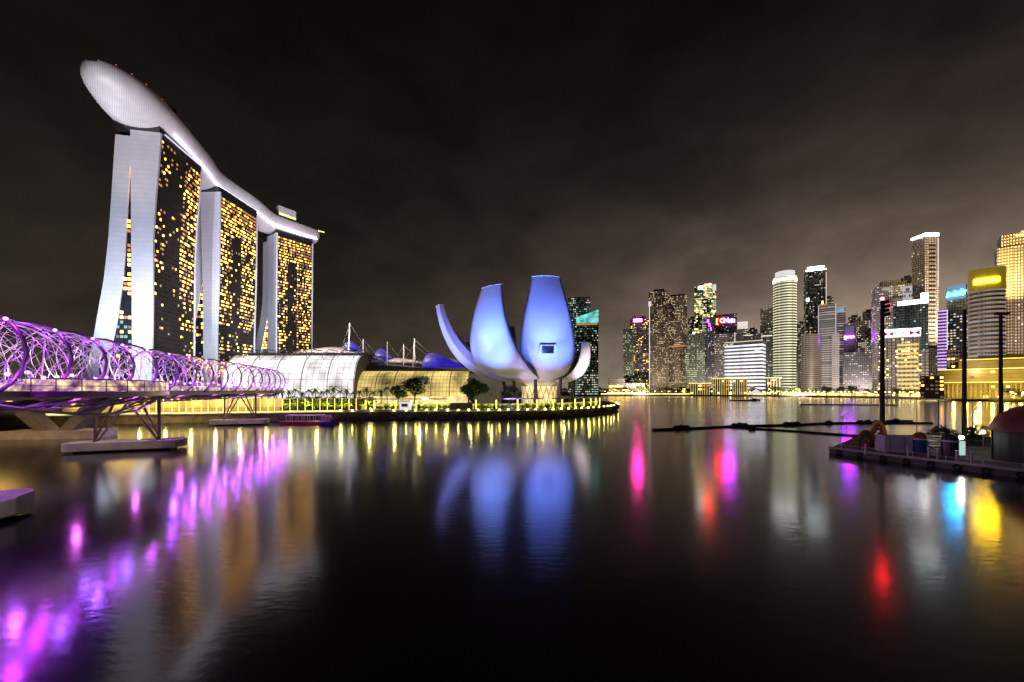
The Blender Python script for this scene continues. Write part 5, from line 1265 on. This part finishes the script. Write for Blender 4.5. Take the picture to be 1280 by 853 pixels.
# domed shelter
p = deckat(1290, 588); D0 = p.y
t = thing('domed_shelter', 'dark domed tent shelter with a red brown roof on the deck', 'shelter', (79.4, 54.6, .75), R(-38))
m = MB(); m.cyl((0, 0, 0), 9, 4.3, 32); m.build('side_wall', M['black'], t); m = MB()
m.loft([[(math.cos(2 * math.pi * j / 28) * r, math.sin(2 * math.pi * j / 28) * r, zz) for j in range(28)] for r, zz in ((9.3, 4.25), (9.2, 4.8), (8.6, 6.2), (7.2, 7.5), (5.2, 8.4), (2.6, 9.0), (.2, 9.2))]); m.build('roof', M['maroon'], t, smooth=True)
for a in range(10): o = MB().bar((0, 0, 0), (0, 0, 4.6), .09, 5).build('pole', M['dark_metal'], t); o.location = (math.cos(a * .628) * 9.08, math.sin(a * .628) * 9.08, 0)
# tall floodlight poles
def pole(px, yt, D, label, kind, r=.42):
    b = at(px, D, .75); zt = zof(yt, D); t = thing('floodlight_pole', label, 'light pole', b, 0, 'tall dark floodlight poles')
    MB().tube([(0, 0, 0), (0, 0, zt - .75)], [r, r * .75], 9).build('pole', M['black'], t); MB().cyl((0, 0, 0), r * 1.7, .4, 10).build('base', M['dark_metal'], t)
    if kind == 1:
        MB().ball((0, 0, zt - .3), .35, 8).build('warning_light', M['warning_red'], t)
        for k in range(4): o = MB().box((0, 0, 0), (1.5, .8, .7)).build('lamp_head', M['black'], t); o.location = (1.0 * (.55 + .2 * (k % 2)), 0, zt - 1.2 - k * .95); o.rotation_euler = (0, R(-18), 0)
    if kind == 2:
        MB().box((0, 0, zt - 1.0), (2.6, .2, .2)).build('cross_arm', M['black'], t)
        for x in (-1.1, 0, 1.1): o = MB().box((0, 0, 0), (.55, .45, .4)).build('lamp_head', M['black'], t); o.location = (x, -.2, zt - .75)
    return t
pole(1103, 376, 93, 'tall dark pole with a cluster of lamp heads behind the red arch', 1, .5)
pole(1205.5, 388, 74, 'tall dark pole without arms in front of the cyan sign tower', 0, .36)
pole(1251, 392, 80, 'tall dark pole with a cross arm rising behind the dome', 2, .34)
for k, px in enumerate((1146, 1173, 1181.5, 1216, 1247, 1058)):
    D = (84, 78, 82, 76, 80, 88)[k]; p = at(px, D, .75); zt = zof((498, 497, 500, 498, 506, 508)[k], D)
    fp = thing('flag_pole', 'thin bare pole on the floating deck', 'pole', p, 0, 'thin bare poles on the deck'); MB().tube([(0, 0, 0), (0, 0, zt - .75)], [.09, .05], 6).build('pole', M['dark_metal'], fp); MB().ball((0, 0, zt - .7), .1, 6).build('finial', M['dark_metal'], fp); MB().cyl((0, 0, 0), .25, .1, 8).build('base', M['dark_metal'], fp)
lamp('SPOT', (52, 52, 14), (.9, .75, 1), 650, (66, 62, 1), 90, .8, .4); lamp('POINT', (74, 66, 6), (1, .8, .6), 260, radius=.3)
# spots added to light the mooring block and pier tops, no fittings there
lamp('SPOT', (-38, 27, 9), (1, .86, .76), 1500, (-44, 32, 1.5), 95, .8, .3); lamp('SPOT', (-67, 69, 9), (1, .76, .45), 1800, (-70, 73, 1.5), 110, .8, .3); lamp('SPOT', (-82, 121, 9), (1, .8, .4), 1300, (-86, 127, 1.5), 110, .8, .3)
